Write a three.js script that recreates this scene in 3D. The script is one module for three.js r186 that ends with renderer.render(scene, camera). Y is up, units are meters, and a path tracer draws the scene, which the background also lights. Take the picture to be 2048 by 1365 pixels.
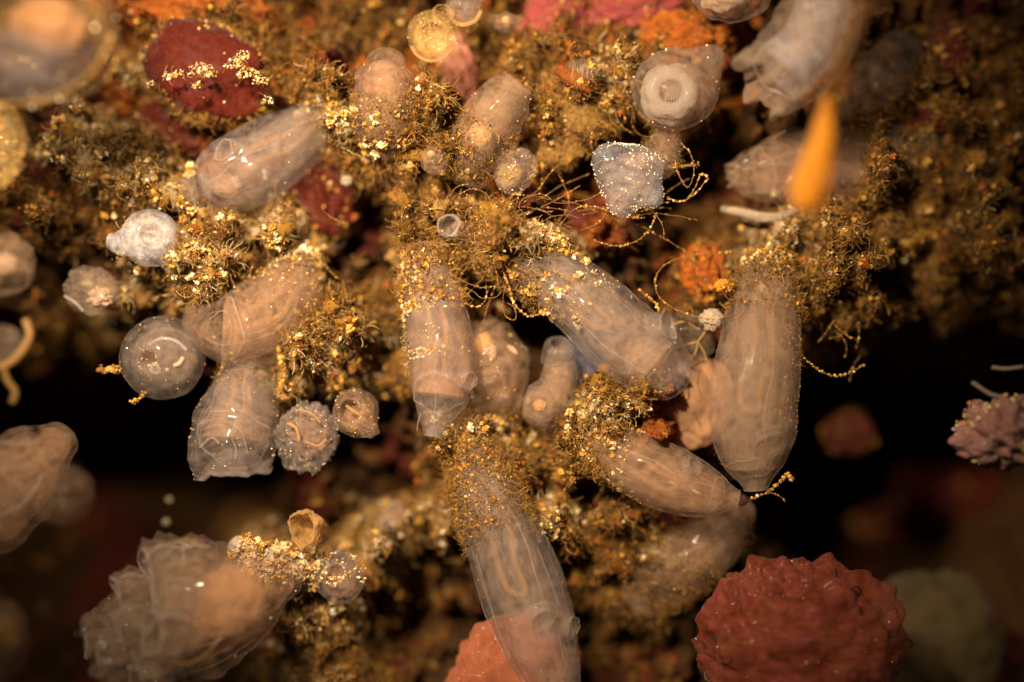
import * as THREE from 'three';
import { mergeGeometries, mergeVertices } from 'three/addons/utils/BufferGeometryUtils.js';
import { createNoise3D, createNoise2D } from 'simplex-noise';

// ------------------------------------------------------------------ camera, water light, torch, exposure
// Lengths below are written in steps of S (a twentieth of a millimetre in nature, drawn ten times life size).
const S = 0.0005, W = 2048, H = 1365, FOV = 30;
const DIST = (H / 2) / Math.tan(FOV * Math.PI / 360);            // lens to the plane in focus, in steps
const V3 = THREE.Vector3;

const scene = new THREE.Scene();
const camera = new THREE.PerspectiveCamera(FOV, 1024 / 682, 0.02, 20);
camera.position.set(0, 0, DIST * S);
camera.lookAt(0, 0, 0);
camera.focus = (DIST - 25) * S;
camera.userData.fStop = 0.5;

const renderer = new THREE.WebGLRenderer({ antialias: true });
renderer.setSize(1024, 682);
renderer.toneMapping = THREE.LinearToneMapping;
renderer.toneMappingExposure = 1.0;
renderer.shadowMap.enabled = true;

{ // the open water: a dim green-blue glow from above
  const w = 64, h = 32, data = new Float32Array(w * h * 4);
  for (let y = 0; y < h; y++) for (let x = 0; x < w; x++) {
    const up = (y + 0.5) / h, k = 0.35 + 0.65 * up;
    data.set([0.030 * k, 0.042 * k, 0.048 * k, 1], (y * w + x) * 4);
  }
  const sky = new THREE.DataTexture(data, w, h, THREE.RGBAFormat, THREE.FloatType);
  sky.mapping = THREE.EquirectangularReflectionMapping;
  sky.magFilter = THREE.LinearFilter;
  sky.needsUpdate = true;
  scene.background = sky;
  scene.environment = sky;
}
const sun = new THREE.DirectionalLight(0xfff0dc, 0.12);          // what daylight reaches this depth
sun.position.set(-0.6, 2.0, 1.6);
sun.castShadow = true;
sun.shadow.radius = 30;
Object.assign(sun.shadow.camera, { left: -1.2, right: 1.2, top: 1, bottom: -1, near: 0.1, far: 5 });
scene.add(sun, sun.target);

// the diver's torch that lights the wall, outside the frame beside the camera
const TORCH_AT = new V3(-0.38, 0.52, 1.14), TORCH_TO = new V3(-0.08, 0.12, -0.06);
const TORCH_POWER = 23.5, TORCH_COLOR = new THREE.Color(1.0, 0.83, 0.60);

// ------------------------------------------------------------------ helpers
const noise3 = createNoise3D(mulberry(11)), noise2 = createNoise2D(mulberry(12));
function mulberry(a) {
  return () => { a |= 0; a = (a + 0x6d2b79f5) | 0; let t = Math.imul(a ^ (a >>> 15), 1 | a); t = (t + Math.imul(t ^ (t >>> 7), 61 | t)) ^ t; return ((t ^ (t >>> 14)) >>> 0) / 4294967296; };
}
let rnd = mulberry(7);
const rr = (a, b) => a + (b - a) * rnd();
const gauss = () => { let s = 0; for (let i = 0; i < 4; i++) s += rnd(); return (s - 2) * 1.73; };
const lerp = THREE.MathUtils.lerp, clamp = THREE.MathUtils.clamp, smooth = THREE.MathUtils.smoothstep;
const pick = (a) => a[Math.floor(rnd() * a.length) % a.length];
// a point of the scene from where it stands in the frame and how far it stands out from the plane in focus
function P(x, y, z = 0) { const k = (DIST - z) / DIST; return new V3((x - W / 2) * S * k, (H / 2 - y) * S * k, z * S); }
const RS = (r, z = 0) => r * S * (DIST - z) / DIST;

const taken = new Map();
function numbered(name) { const n = taken.get(name) ?? 0; taken.set(name, n + 1); return n ? name + '_' + String(n).padStart(3, '0') : name; }
function thing(name, label, category, base, group) {
  const o = new THREE.Group();
  o.name = numbered(name);
  o.position.copy(base);
  o.userData = { label, category };
  if (group) o.userData.group = group;
  scene.add(o);
  return o;
}
function rootOf(o) { while (o.parent && !o.parent.isScene) o = o.parent; return o; }
function part(name, geo, mat, parent, label) {                     // geo in world coordinates
  const g = geo.clone();
  const at = rootOf(parent).position;
  g.translate(-at.x, -at.y, -at.z);
  const m = new THREE.Mesh(g, mat);
  m.name = name;
  m.castShadow = m.receiveShadow = true;
  if (label) m.userData.label = label;
  parent.add(m);
  return m;
}
function copies(name, geo, mat, items, parent, label, category) {  // a mass nobody could count
  const m = new THREE.InstancedMesh(geo, mat, items.length);
  const M = new THREE.Matrix4(), q = new THREE.Quaternion(), s = new V3(), c = new THREE.Color();
  items.forEach((it, i) => {
    s.set(it.s[0] * S, it.s[1] * S, it.s[2] * S);
    m.setMatrixAt(i, M.compose(it.p, it.q ?? q.identity(), s));
    m.setColorAt(i, c.setRGB(...it.c));
  });
  m.name = parent ? name : numbered(name);
  m.castShadow = m.receiveShadow = true;
  m.userData = { kind: 'stuff' };
  if (label) m.userData.label = label;
  if (category) m.userData.category = category;
  if (parent) { m.position.copy(rootOf(parent).position).negate(); parent.add(m); } else scene.add(m);
  return m;
}
const UP = new V3(0, 1, 0);
function turned(dir, roll = rnd() * 6.283) {
  const q = new THREE.Quaternion().setFromUnitVectors(UP, dir);
  return q.multiply(new THREE.Quaternion().setFromAxisAngle(UP, roll));
}
function anyDir() { const z = rr(-1, 1), a = rr(0, 6.2832), k = Math.sqrt(1 - z * z); return new V3(k * Math.cos(a), k * Math.sin(a), z); }

// ------------------------------------------------------------------ textures and materials
function tex(size, f, srgb = false) {
  const d = new Uint8Array(size * size * 4);
  for (let y = 0; y < size; y++) for (let x = 0; x < size; x++) {
    const v = f(x / size, y / size), i = (y * size + x) * 4;
    for (let c = 0; c < 3; c++) d[i + c] = clamp((Array.isArray(v) ? v[c] : v) * 255, 0, 255);
    d[i + 3] = 255;
  }
  const t = new THREE.DataTexture(d, size, size);
  t.wrapS = t.wrapT = THREE.RepeatWrapping;
  t.magFilter = THREE.LinearFilter; t.minFilter = THREE.LinearMipmapLinearFilter; t.generateMipmaps = true;
  if (srgb) t.colorSpace = THREE.SRGBColorSpace;
  t.needsUpdate = true;
  return t;
}
// noise that closes on itself in u and v
function tile(u, v, f, g = f, seed = 0) {
  const a = u * 6.28318, b = v * 6.28318;
  return noise3(Math.cos(a) * f + seed, Math.sin(a) * f + Math.cos(b) * g * 0.7, Math.sin(b) * g - seed);
}
const skinTex = tex(512, (u, v) => {              // mottling and fine lengthwise fibres of a tunic
  const m = 0.9 + 0.04 * tile(u, v, 1.2, 1.4, 3) + 0.03 * tile(u, v, 4, 3, 9) + 0.035 * tile(u, v, 14, 2.2, 5) + 0.03 * tile(u, v, 34, 18, 1);
  return [m, m * 0.99, m * 0.975];
});
const skinBump = tex(512, (u, v) => 0.5 + 0.2 * tile(u, v, 9, 2, 4) + 0.18 * tile(u, v, 3, 3, 8) + 0.14 * tile(u, v, 26, 14, 2));
const thickTex = tex(512, (u, v) => {             // where the tunic is thick and where it is nearly clear
  const w = u + 0.03 * tile(u, v, 1, 2, 51);
  return clamp(0.50 + 0.24 * tile(u, v, 1.1, 1.6, 41) + 0.16 * tile(u, v, 3.2, 2.4, 43) + 0.12 * tile(w, v, 16, 1.6, 45) + 0.10 * tile(u, v, 26, 20, 47), 0.14, 1);
});
const strandTex = tex(512, (u, v) => {            // a mantle: clear membrane between strands
  const w = u + 0.025 * tile(u, v, 1, 2, 61);
  return clamp(0.42 + 0.2 * tile(u, v, 1.3, 1.5, 63) + 0.45 * Math.max(0, Math.sin(w * 6.28318 * 13)) ** 5 * (0.6 + 0.4 * tile(u, v, 3, 3, 65)) + 0.1 * tile(u, v, 18, 12, 67), 0.12, 1);
});
const bandTex = tex(512, (u, v) => {              // pale lengthwise muscle strands of a mantle
  const w = u + 0.02 * tile(u, v, 1, 2, 31), m = 0.66 + 0.34 * Math.max(0, Math.sin(w * 6.28318 * 15)) ** 6 + 0.08 * tile(u, v, 5, 4, 33);
  return [m, m * 0.98, m * 0.96];
}, false);
const rockBump = tex(512, (u, v) => 0.5 + 0.25 * tile(u, v, 3, 3, 1) + 0.2 * tile(u, v, 9, 9, 2) + 0.16 * tile(u, v, 28, 28, 6));
const crustTex = tex(512, (u, v) => {
  const a = tile(u, v, 3, 3, 14), b = tile(u, v, 11, 11, 15), c = tile(u, v, 30, 30, 16), m = 0.72 + 0.14 * a + 0.16 * b + 0.12 * c;
  return [m, m * (0.92 + 0.1 * b), m * (0.9 - 0.12 * a)];
});

// a thin jelly skin: `cover` of it stops the light and scatters it to both sides, the rest is clear
const blotchTex = tex(512, (u, v) => {            // uneven skin colour of the red squirts
  const a = tile(u, v, 2.2, 2.2, 71), b = tile(u, v, 7, 7, 73), c = tile(u, v, 22, 22, 75), m = 0.72 + 0.2 * a + 0.14 * b + 0.1 * c;
  return [m, m * (0.85 + 0.25 * b), m * (0.85 + 0.3 * a)];
});
function jelly(rgb, cover, o = {}) {
  return new THREE.MeshPhysicalMaterial({
    color: new THREE.Color().setRGB(...rgb), transparent: true, opacity: cover, transmission: o.glow ?? 0.4, roughness: o.rough ?? 0.85, thickness: 0, ior: 1.2, side: THREE.DoubleSide,
    map: o.map ?? skinTex, alphaMap: o.alpha ?? null, bumpMap: skinBump, bumpScale: (o.bump ?? 1.3) * S, clearcoat: o.coat ?? 0.16, clearcoatRoughness: o.coatRough ?? 0.2, specularIntensity: 0.5,
    sheen: o.sheen ?? 0.8, sheenColor: new THREE.Color().setRGB(1, 0.76, 0.55), sheenRoughness: 0.4,
  });
}
const M = {
  clear: jelly([0.50, 0.355, 0.265], 0.42, { coat: 0.7, coatRough: 0.08, sheen: 0.9, alpha: thickTex }),
  glassy: jelly([0.34, 0.225, 0.15], 0.40, { coat: 0.6, coatRough: 0.05, sheen: 0.9, alpha: thickTex }),
  milky: jelly([0.44, 0.27, 0.165], 0.52, { coat: 0.25, coatRough: 0.12, sheen: 0.8, alpha: thickTex }),
  mauve: jelly([0.39, 0.295, 0.25], 0.46, { coat: 0.35, coatRough: 0.1, sheen: 0.9, alpha: thickTex }),
  fog: jelly([0.37, 0.245, 0.165], 0.62, { coat: 0.1, sheen: 0.6, alpha: thickTex }),
  lilac: jelly([0.84, 0.78, 0.80], 0.52, { coat: 0.8, coatRough: 0.1, alpha: thickTex }),
  gold: jelly([0.84, 0.52, 0.17], 0.42, { coat: 1, coatRough: 0.06, sheen: 1, alpha: thickTex }),
  peach: jelly([0.80, 0.43, 0.22], 0.60),
  mantle: jelly([0.58, 0.35, 0.21], 0.36, { coat: 0, sheen: 0.1, alpha: strandTex }),
  mantlePink: jelly([0.70, 0.37, 0.20], 0.44, { coat: 0, sheen: 0.1, alpha: strandTex }),
  salmon: jelly([0.74, 0.30, 0.20], 0.5),
  strand: jelly([0.56, 0.42, 0.33], 0.3, { coat: 0 }),
  rim: jelly([0.70, 0.58, 0.50], 0.32),
  rimGold: jelly([0.68, 0.38, 0.12], 0.5),
  ochre: jelly([0.46, 0.25, 0.06], 0.6, { coat: 0 }),
  orangeFlesh: jelly([0.96, 0.40, 0.03], 0.95, { coat: 0, map: crustTex }),
  redSkin: jelly([0.17, 0.022, 0.012], 0.70, { coat: 0.14, coatRough: 0.45, sheen: 0.08, map: crustTex, bump: 4 }),
  knobRed: jelly([0.34, 0.085, 0.045], 0.55, { coat: 0.08, sheen: 0.15, map: blotchTex }),
  knobPink: jelly([0.62, 0.19, 0.09], 0.5, { coat: 0.1, sheen: 0.3 }),
  grain: new THREE.MeshPhysicalMaterial({ color: 0xffffff, roughness: 0.9, specularIntensity: 0.25 }),
  shiny: new THREE.MeshPhysicalMaterial({ color: 0xffffff, roughness: 0.5, specularIntensity: 0.5 }),
  fluff: new THREE.MeshPhysicalMaterial({ color: 0xffffff, roughness: 0.95, specularIntensity: 0.1, transparent: true, opacity: 0.55, transmission: 0.45, thickness: 0, side: THREE.DoubleSide }),
  fibre: new THREE.MeshPhysicalMaterial({ color: 0xffffff, roughness: 0.9, specularIntensity: 0.2, transmission: 0.35, thickness: 0, side: THREE.DoubleSide }),
  thread: new THREE.MeshPhysicalMaterial({ color: new THREE.Color().setRGB(0.21, 0.105, 0.035), roughness: 0.9, specularIntensity: 0.2, transmission: 0.25, thickness: 0 }),
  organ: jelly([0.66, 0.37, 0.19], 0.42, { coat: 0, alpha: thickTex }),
  gutThin: jelly([0.50, 0.26, 0.09], 0.32, { coat: 0, sheen: 0 }),
  gut: new THREE.MeshPhysicalMaterial({ color: new THREE.Color().setRGB(0.66, 0.34, 0.10), roughness: 0.8, map: crustTex, transmission: 0.3, thickness: 0 }),
  gutPale: new THREE.MeshPhysicalMaterial({ color: new THREE.Color().setRGB(0.66, 0.42, 0.25), roughness: 0.8, map: crustTex, transmission: 0.35, thickness: 0 }),
  pinkCrust: new THREE.MeshPhysicalMaterial({ color: new THREE.Color().setRGB(0.32, 0.065, 0.055), roughness: 0.8, specularIntensity: 0.3, map: crustTex, bumpMap: rockBump, bumpScale: 7 * S }),
  orangeCrust: new THREE.MeshPhysicalMaterial({ color: new THREE.Color().setRGB(0.40, 0.105, 0.012), roughness: 0.8, specularIntensity: 0.3, map: crustTex, bumpMap: rockBump, bumpScale: 7 * S }),
  cream: new THREE.MeshStandardMaterial({ color: new THREE.Color().setRGB(0.58, 0.44, 0.29), roughness: 0.8, map: crustTex, bumpMap: rockBump, bumpScale: 4 * S }),
};

// ------------------------------------------------------------------ shapes
function catmull(a, t) {
  const n = a.length - 1, x = clamp(t, 0, 1) * n, i = Math.min(Math.floor(x), n - 1), f = x - i;
  const p0 = a[Math.max(i - 1, 0)], p1 = a[i], p2 = a[i + 1], p3 = a[Math.min(i + 2, n)];
  return p1 + 0.5 * f * (p2 - p0 + f * (2 * p0 - 5 * p1 + 4 * p2 - p3 + f * (3 * (p1 - p2) + p3 - p0)));
}
// A body swept along a spine of [x, y, z, radius]; returns a world geometry and a way to find points of its skin.
function sweep(pts, o = {}) {
  const seg = o.seg ?? 40, along = o.along ?? Math.max(18, pts.length * 9), seed = o.seed ?? rnd() * 100;
  const curve = new THREE.CatmullRomCurve3(pts.map(([x, y, z]) => P(x, y, z)), false, 'centripetal');
  const rad = pts.map(([, , z, r]) => RS(r, z));
  const shrink = o.shrink ?? 1, t0 = o.t0 ?? 0, t1 = o.t1 ?? 1, flat = o.flat ?? 1;
  const frame = (t) => {
    const C = curve.getPoint(clamp(t, 0, 1)), T = curve.getTangent(clamp(t, 0.001, 0.999)).normalize();
    const ref = Math.abs(T.z) > 0.92 ? new V3(0, 1, 0) : new V3(0, 0, 1);
    const N = ref.sub(T.clone().multiplyScalar(ref.dot(T))).normalize(), B = new V3().crossVectors(T, N);
    return { C, T, N, B, r: Math.max(catmull(rad, t), 1e-5) * shrink };
  };
  const wob = o.wob ?? 0.05, disp = o.disp;
  const k = 1 / (60 * S);
  const at = (f, r, a, v) => {
    let m = 1 + wob * noise3(Math.cos(a) * 0.9 + seed, Math.sin(a) * 0.9 - seed, v * 4) + wob * 0.4 * noise3(Math.cos(a) * 2.4 + seed, Math.sin(a) * 2.4, v * 11 + seed);
    m += (o.crease ?? 0.016) * noise3(Math.cos(a) * 4.5 + seed, Math.sin(a) * 4.5, v * 2.5 - seed);
    if (disp) m *= disp(a, v);
    const out = f.C.clone().addScaledVector(f.N, Math.cos(a) * r * m * flat).addScaledVector(f.B, Math.sin(a) * r * m);
    if (o.rag) out.addScaledVector(f.T, o.rag * smooth(v, 0.72, 1) * r * (0.7 * noise3(Math.cos(a) * 2.2 + seed, Math.sin(a) * 2.2, seed) + 0.35 * Math.cos(a * (o.teeth ?? 7) + seed)));
    return out;
  };
  const rings = [];                                                   // [frame, radius, v]
  const shift = (f, d) => ({ ...f, C: f.C.clone().addScaledVector(f.T, d) });
  const cap = 7, f0 = frame(t0), f1 = frame(t1);
  if ((o.start ?? 'round') === 'round') for (let i = 0; i < cap; i++) { const q = (1 - i / cap) * Math.PI / 2; rings.push([shift(f0, -Math.sin(q) * f0.r * (o.startLen ?? 0.7)), Math.max(Math.cos(q), 0.001) * f0.r, t0]); }
  for (let i = 0; i <= along; i++) { const t = lerp(t0, t1, i / along), f = frame(t); rings.push([f, f.r, t]); }
  const end = o.end ?? 'round';
  if (end === 'round') for (let i = 1; i <= cap; i++) { const q = i / cap * Math.PI / 2; rings.push([shift(f1, Math.sin(q) * f1.r * (o.endLen ?? 0.8)), Math.max(Math.cos(q), 0.001) * f1.r, t1 + 0.0001 * i]); }
  if (end === 'cup') {                                                // a siphon: the rim rolls over and the wall runs back inside
    const dp = o.depth ?? 1.2, roll = [[0.05, 1.05], [0.10, 1.04], [0.12, 0.97], [0.06, 0.88], [-0.15, 0.80], [-0.4 * dp, 0.72], [-0.75 * dp, 0.55], [-dp, 0.25], [-1.04 * dp, 0.001]];
    for (const [d, q] of roll) rings.push([shift(f1, d * f1.r), q * f1.r, t1]);
  }
  const pos = [], uv = [], idx = [];
  rings.forEach(([f, r, v], j) => {
    for (let i = 0; i <= seg; i++) {
      const p = at(f, r, i / seg * Math.PI * 2, v);
      pos.push(p.x, p.y, p.z); uv.push(i / seg * (o.uTimes ?? 1), j / rings.length * (o.vTimes ?? 1.5));
      if (i < seg && j < rings.length - 1) { const a = j * (seg + 1) + i, b = a + seg + 1; idx.push(a, a + 1, b, b, a + 1, b + 1); }
    }
  });
  const geo = new THREE.BufferGeometry();
  geo.setAttribute('position', new THREE.Float32BufferAttribute(pos, 3));
  geo.setAttribute('uv', new THREE.Float32BufferAttribute(uv, 2));
  geo.setIndex(idx);
  seamless(geo, rings.length, seg);
  const skin = (t, a) => { const f = frame(t), p = at(f, f.r, a, t); return { p, n: f.N.clone().multiplyScalar(Math.cos(a)).addScaledVector(f.B, Math.sin(a)).normalize(), T: f.T, r: f.r }; };
  return { geo, frame, skin };
}
function seamless(geo, rows, seg) {
  geo.computeVertexNormals();
  const n = geo.attributes.normal;
  for (let j = 0; j < rows; j++) {
    const a = j * (seg + 1), b = a + seg, x = n.getX(a) + n.getX(b), y = n.getY(a) + n.getY(b), z = n.getZ(a) + n.getZ(b), l = Math.hypot(x, y, z) || 1;
    n.setXYZ(a, x / l, y / l, z / l); n.setXYZ(b, x / l, y / l, z / l);
  }
}
// A body of revolution round an axis: profile of [radius, height] in units of r.
function turnedBody(c, r, axis, profile, o = {}) {
  const seg = o.seg ?? 44, seed = o.seed ?? rnd() * 100, wob = o.wob ?? 0.04;
  const curve = new THREE.SplineCurve(profile.map(([x, y]) => new THREE.Vector2(x, y)));
  const pts = curve.getPoints(o.rows ?? profile.length * 6).map((p) => new THREE.Vector2(Math.max(p.x, 0.0008), p.y));
  const g = new THREE.LatheGeometry(pts, seg), p = g.attributes.position, v = new V3();
  const q = new THREE.Quaternion().setFromUnitVectors(UP, new V3(...axis).normalize()), at = P(...c), rad = RS(r, c[2]);
  for (let i = 0; i < p.count; i++) {
    v.fromBufferAttribute(p, i);
    const a = Math.atan2(v.z, v.x);
    let m = 1 + wob * noise3(v.x * 1.3 + seed, v.y * 1.3, v.z * 1.3 - seed) + wob * 0.5 * noise3(v.x * 3.1, v.y * 3.1 + seed, v.z * 3.1);
    if (o.disp) m *= o.disp(a, v.y);
    v.x *= m; v.z *= m;
    if (o.scale) v.multiply(o.scale3 ??= new V3(...o.scale));
    v.applyQuaternion(q).multiplyScalar(rad).add(at);
    p.setXYZ(i, v.x, v.y, v.z);
  }
  g.computeVertexNormals();
  return g;
}
// A lump: a sphere with lobes and noise. lobes: [dx, dy, dz, height, width]
function lump(c, r, o = {}) {
  const g0 = new THREE.SphereGeometry(1, o.seg ?? 64, o.rows ?? 44), p = g0.attributes.position, v = new V3(), d = new V3(), seed = o.seed ?? rnd() * 100;
  const rs = Array.isArray(r) ? r : [r, r, r], at = P(...c), k = RS(1, c[2]), wob = o.wob ?? 0.06, f = o.freq ?? 1.4;
  const lobes = (o.lobes ?? []).map(([x, y, z, h, w]) => [new V3(x, y, z).normalize(), h, w]);
  const rot = o.turn ? new THREE.Euler(...o.turn) : null;
  for (let i = 0; i < p.count; i++) {
    d.fromBufferAttribute(p, i).normalize();
    let m = 1 + wob * noise3(d.x * f + seed, d.y * f, d.z * f - seed) + wob * 0.5 * noise3(d.x * f * 2.7, d.y * f * 2.7 + seed, d.z * f * 2.7);
    if (o.fine) m += o.fine * noise3(d.x * 9 + seed, d.y * 9, d.z * 9);
    for (const [dir, h, w] of lobes) { const a = Math.acos(clamp(d.dot(dir), -1, 1)); m += h * Math.exp(-((a / w) ** 2)); }
    v.copy(d).multiplyScalar(m);
    v.set(v.x * rs[0], v.y * rs[1], v.z * rs[2]);
    if (rot) v.applyEuler(rot);
    v.multiplyScalar(k).add(at);
    p.setXYZ(i, v.x, v.y, v.z);
  }
  g0.computeVertexNormals();
  seamless(g0, (o.rows ?? 44) + 1, o.seg ?? 64);
  return g0;
}
function tube(points, r, o = {}) {
  const curve = new THREE.CatmullRomCurve3(points.map((p) => p.isVector3 ? p : P(...p)), o.closed ?? false, 'centripetal');
  const n = o.n ?? Math.max(10, points.length * 8), g = new THREE.TubeGeometry(curve, n, r * S, o.seg ?? 5, o.closed ?? false);
  return g;
}
function ringAt(center, normal, R, r, o = {}) {                      // a rolled lip, a little uneven
  const q = new THREE.Quaternion().setFromUnitVectors(new V3(0, 0, 1), normal.clone().normalize()), pts = [], seed = rnd() * 50, n = 18;
  for (let i = 0; i < n; i++) {
    const a = i / n * Math.PI * 2, k = R * (1 + (o.wob ?? 0.16) * noise2(Math.cos(a) * 1.5 + seed, Math.sin(a) * 1.5));
    pts.push(new V3(Math.cos(a) * k * (o.sx ?? 1), Math.sin(a) * k * (o.sy ?? 1), (o.lift ?? 0.12) * R * Math.sin(a * 2 + seed)).applyQuaternion(q).add(center));
  }
  return tube(pts, r, { closed: true, n: 48, seg: 7 });
}

// grains and fibres
function grainShape(seed, flat = 1) {
  const r = mulberry(seed), g = mergeVertices(new THREE.IcosahedronGeometry(1, 0).deleteAttribute('uv').deleteAttribute('normal')), p = g.attributes.position;
  for (let i = 0; i < p.count; i++) { const k = 0.65 + 0.6 * r(); p.setXYZ(i, p.getX(i) * k, p.getY(i) * k * flat, p.getZ(i) * k); }
  g.computeVertexNormals(); return g;
}
const grainGeo = [1, 2, 3].map((s) => grainShape(s)), flakeGeo = [4, 5].map((s) => grainShape(s, 0.3));
const clumpGeo = [1, 2, 3, 4].map((s) => {                            // a crumb of many grains
  const r = mulberry(40 + s), parts = [];
  for (let i = 0; i < 16; i++) {
    const g = grainShape(60 + s * 20 + i), k = 0.16 + 0.26 * r(), d = 0.75 * Math.cbrt(r()), a = r() * 6.28, z = r() * 2 - 1, q = Math.sqrt(1 - z * z);
    g.scale(k, k, k).translate(q * Math.cos(a) * d, z * d, q * Math.sin(a) * d); parts.push(g);
  }
  return mergeGeometries(parts);
});
const flockGeo = [1, 2, 3].map((s) => {                               // a soft cauliflower lump
  const g = mergeVertices(new THREE.IcosahedronGeometry(1, 3).deleteAttribute('uv').deleteAttribute('normal')), p = g.attributes.position;
  for (let i = 0; i < p.count; i++) { const x = p.getX(i), y = p.getY(i), z = p.getZ(i), k = 0.8 + 0.3 * noise3(x * 1.3 + s * 9, y * 1.3, z * 1.3) + 0.22 * Math.abs(noise3(x * 3.2, y * 3.2 + s * 5, z * 3.2)) + 0.12 * noise3(x * 7, y * 7, z * 7 + s); p.setXYZ(i, x * k, y * k, z * k); }
  g.computeVertexNormals(); return g;
});
const fibreGeo = [1, 2, 3].map((s) => {                               // a curled hair of unit length, thickness 1 in x and z
  const r = mulberry(90 + s), pts = [], turns = 0.35 + 0.5 * r(), w = 0.12 + 0.2 * r(), b = (r() - 0.5) * 0.8;
  for (let i = 0; i <= 5; i++) { const t = i / 5, a = t * turns * 6.28 + s; pts.push(new V3((Math.cos(a) - Math.cos(s)) * w + b * t * t, t * (1 - 0.25 * t), (Math.sin(a) - Math.sin(s)) * w)); }
  return new THREE.TubeGeometry(new THREE.CatmullRomCurve3(pts), 9, 0.016 + 0.004 * s, 3);
});
const TONE = {
  dark: [0.045, 0.019, 0.004], brown: [0.19, 0.084, 0.015], gold: [0.42, 0.205, 0.032], tan: [0.50, 0.29, 0.085], cream: [0.64, 0.48, 0.26], white: [0.74, 0.65, 0.50], pink: [0.5, 0.22, 0.17], rust: [0.32, 0.088, 0.014],
};
function tone(mixture) {                                               // mixture: list of [name, share]
  let t = rnd() * mixture.reduce((s, m) => s + m[1], 0), c = TONE.brown;
  for (const [n, w] of mixture) { c = TONE[n]; if ((t -= w) <= 0) break; }
  const k = rr(0.8, 1.18);
  return [c[0] * k, c[1] * k * rr(0.92, 1.08), c[2] * k * rr(0.85, 1.15)];
}
const MIX = {
  brown: [['dark', 3.5], ['brown', 5], ['rust', 1.6], ['gold', 2], ['tan', 0.3], ['cream', 0.12]],
  gold: [['dark', 1.6], ['brown', 5], ['rust', 1], ['gold', 3.4], ['tan', 1.2], ['cream', 0.45]],
  cream: [['brown', 1.8], ['gold', 2.4], ['tan', 3], ['cream', 3], ['white', 0.3]],
  grey: [['dark', 2], ['brown', 3], ['gold', 1.5], ['tan', 0.8]],
  fleck: [['cream', 3], ['white', 0.6], ['tan', 3], ['gold', 1.5]],
  neck: [['dark', 2], ['brown', 6], ['rust', 0.8], ['gold', 3], ['tan', 0.5]],
  dots: [['white', 4], ['cream', 1]],
  fuzz: [['gold', 3], ['tan', 1], ['brown', 4]],
};

// debris sitting on the skin of a swept body
function coat(parent, sw, list) {
  for (const c of list) {
    const items = [[], [], []];
    for (let i = 0; i < c.n; i++) {
      const t = lerp(c.t0 ?? 0, c.t1 ?? 1, (c.power ?? 1) === 1 ? rnd() : rnd() ** c.power);
      let a = rr(0, 6.2832);
      if (c.side !== undefined) a = c.side + gauss() * (c.spread ?? 0.5);
      const k = sw.skin(t, a);
      if (c.patch !== undefined && noise3(k.p.x * 26 + 5, k.p.y * 26, k.p.z * 26) < c.patch) continue;
      const s = lerp(c.s[0], c.s[1], rnd() ** 2.6) * (c.kind === 'hair' ? 1.15 : c.kind === 'clump' || c.kind === 'flock' ? 0.9 : 0.7), w = Math.floor(rnd() * 3);
      if (c.kind === 'hair') {
        const d = k.n.clone().addScaledVector(k.T, rr(-0.5, 0.7)).addScaledVector(anyDir(), 0.5).normalize();
        items[w].push({ p: k.p, q: turned(d), s: [s * (c.thin ?? 1), s, s * (c.thin ?? 1)], c: tone(MIX[c.mix]) });
      } else {
        k.p.addScaledVector(k.n, rr(-0.3, 0.55) * s * S + (c.lift ?? 0) * rnd() * S);
        items[w].push({ p: k.p, q: turned(anyDir()), s: [s, s * rr(0.5, 1), s], c: tone(MIX[c.mix]) });
      }
    }
    const set = c.kind === 'hair' ? fibreGeo : c.kind === 'flock' ? flockGeo : c.kind === 'clump' ? clumpGeo : c.kind === 'flake' ? [...flakeGeo, flakeGeo[0]] : grainGeo;
    items.forEach((it, i) => it.length && copies(c.kind === 'hair' ? 'fuzz' : c.name ?? 'debris', set[i], c.kind === 'hair' ? M.fibre : c.shiny ? M.shiny : M.grain, it, parent));
  }
}
// the same on any mesh
function dust(parent, geo, c) {
  const p = geo.attributes.position, nn = geo.attributes.normal, items = [[], [], []], v = new V3(), n = new V3();
  for (let i = 0; i < c.n; i++) {
    const j = Math.floor(rnd() * p.count);
    v.fromBufferAttribute(p, j); n.fromBufferAttribute(nn, j);
    if (c.where && !c.where(v, n)) continue;
    if (c.patch !== undefined && noise3(v.x * 30, v.y * 30 + 9, v.z * 30) < c.patch) continue;
    const s = lerp(c.s[0], c.s[1], rnd() ** 2.2);
    const at = v.clone().addScaledVector(anyDir(), 4 * S * (c.jit ?? 1));
    if (c.kind === 'hair') items[Math.floor(rnd() * 3)].push({ p: v.clone(), q: turned(n.clone().addScaledVector(anyDir(), 0.6).normalize()), s: [s * (c.thin ?? 1), s, s * (c.thin ?? 1)], c: tone(MIX[c.mix]) });
    else items[Math.floor(rnd() * 3)].push({ p: c.jit === 0 ? v.clone().addScaledVector(n, 0.4 * s * S) : at, q: turned(anyDir()), s: [s, s * rr(0.5, 1), s], c: tone(MIX[c.mix]) });
  }
  const set = c.kind === 'hair' ? fibreGeo : c.kind === 'clump' ? clumpGeo : grainGeo;
  items.forEach((it, i) => it.length && copies(c.kind === 'hair' ? 'fuzz' : c.name ?? 'debris', set[i], c.kind === 'hair' ? M.fibre : c.shiny ? M.shiny : M.grain, it, parent));
}
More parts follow.
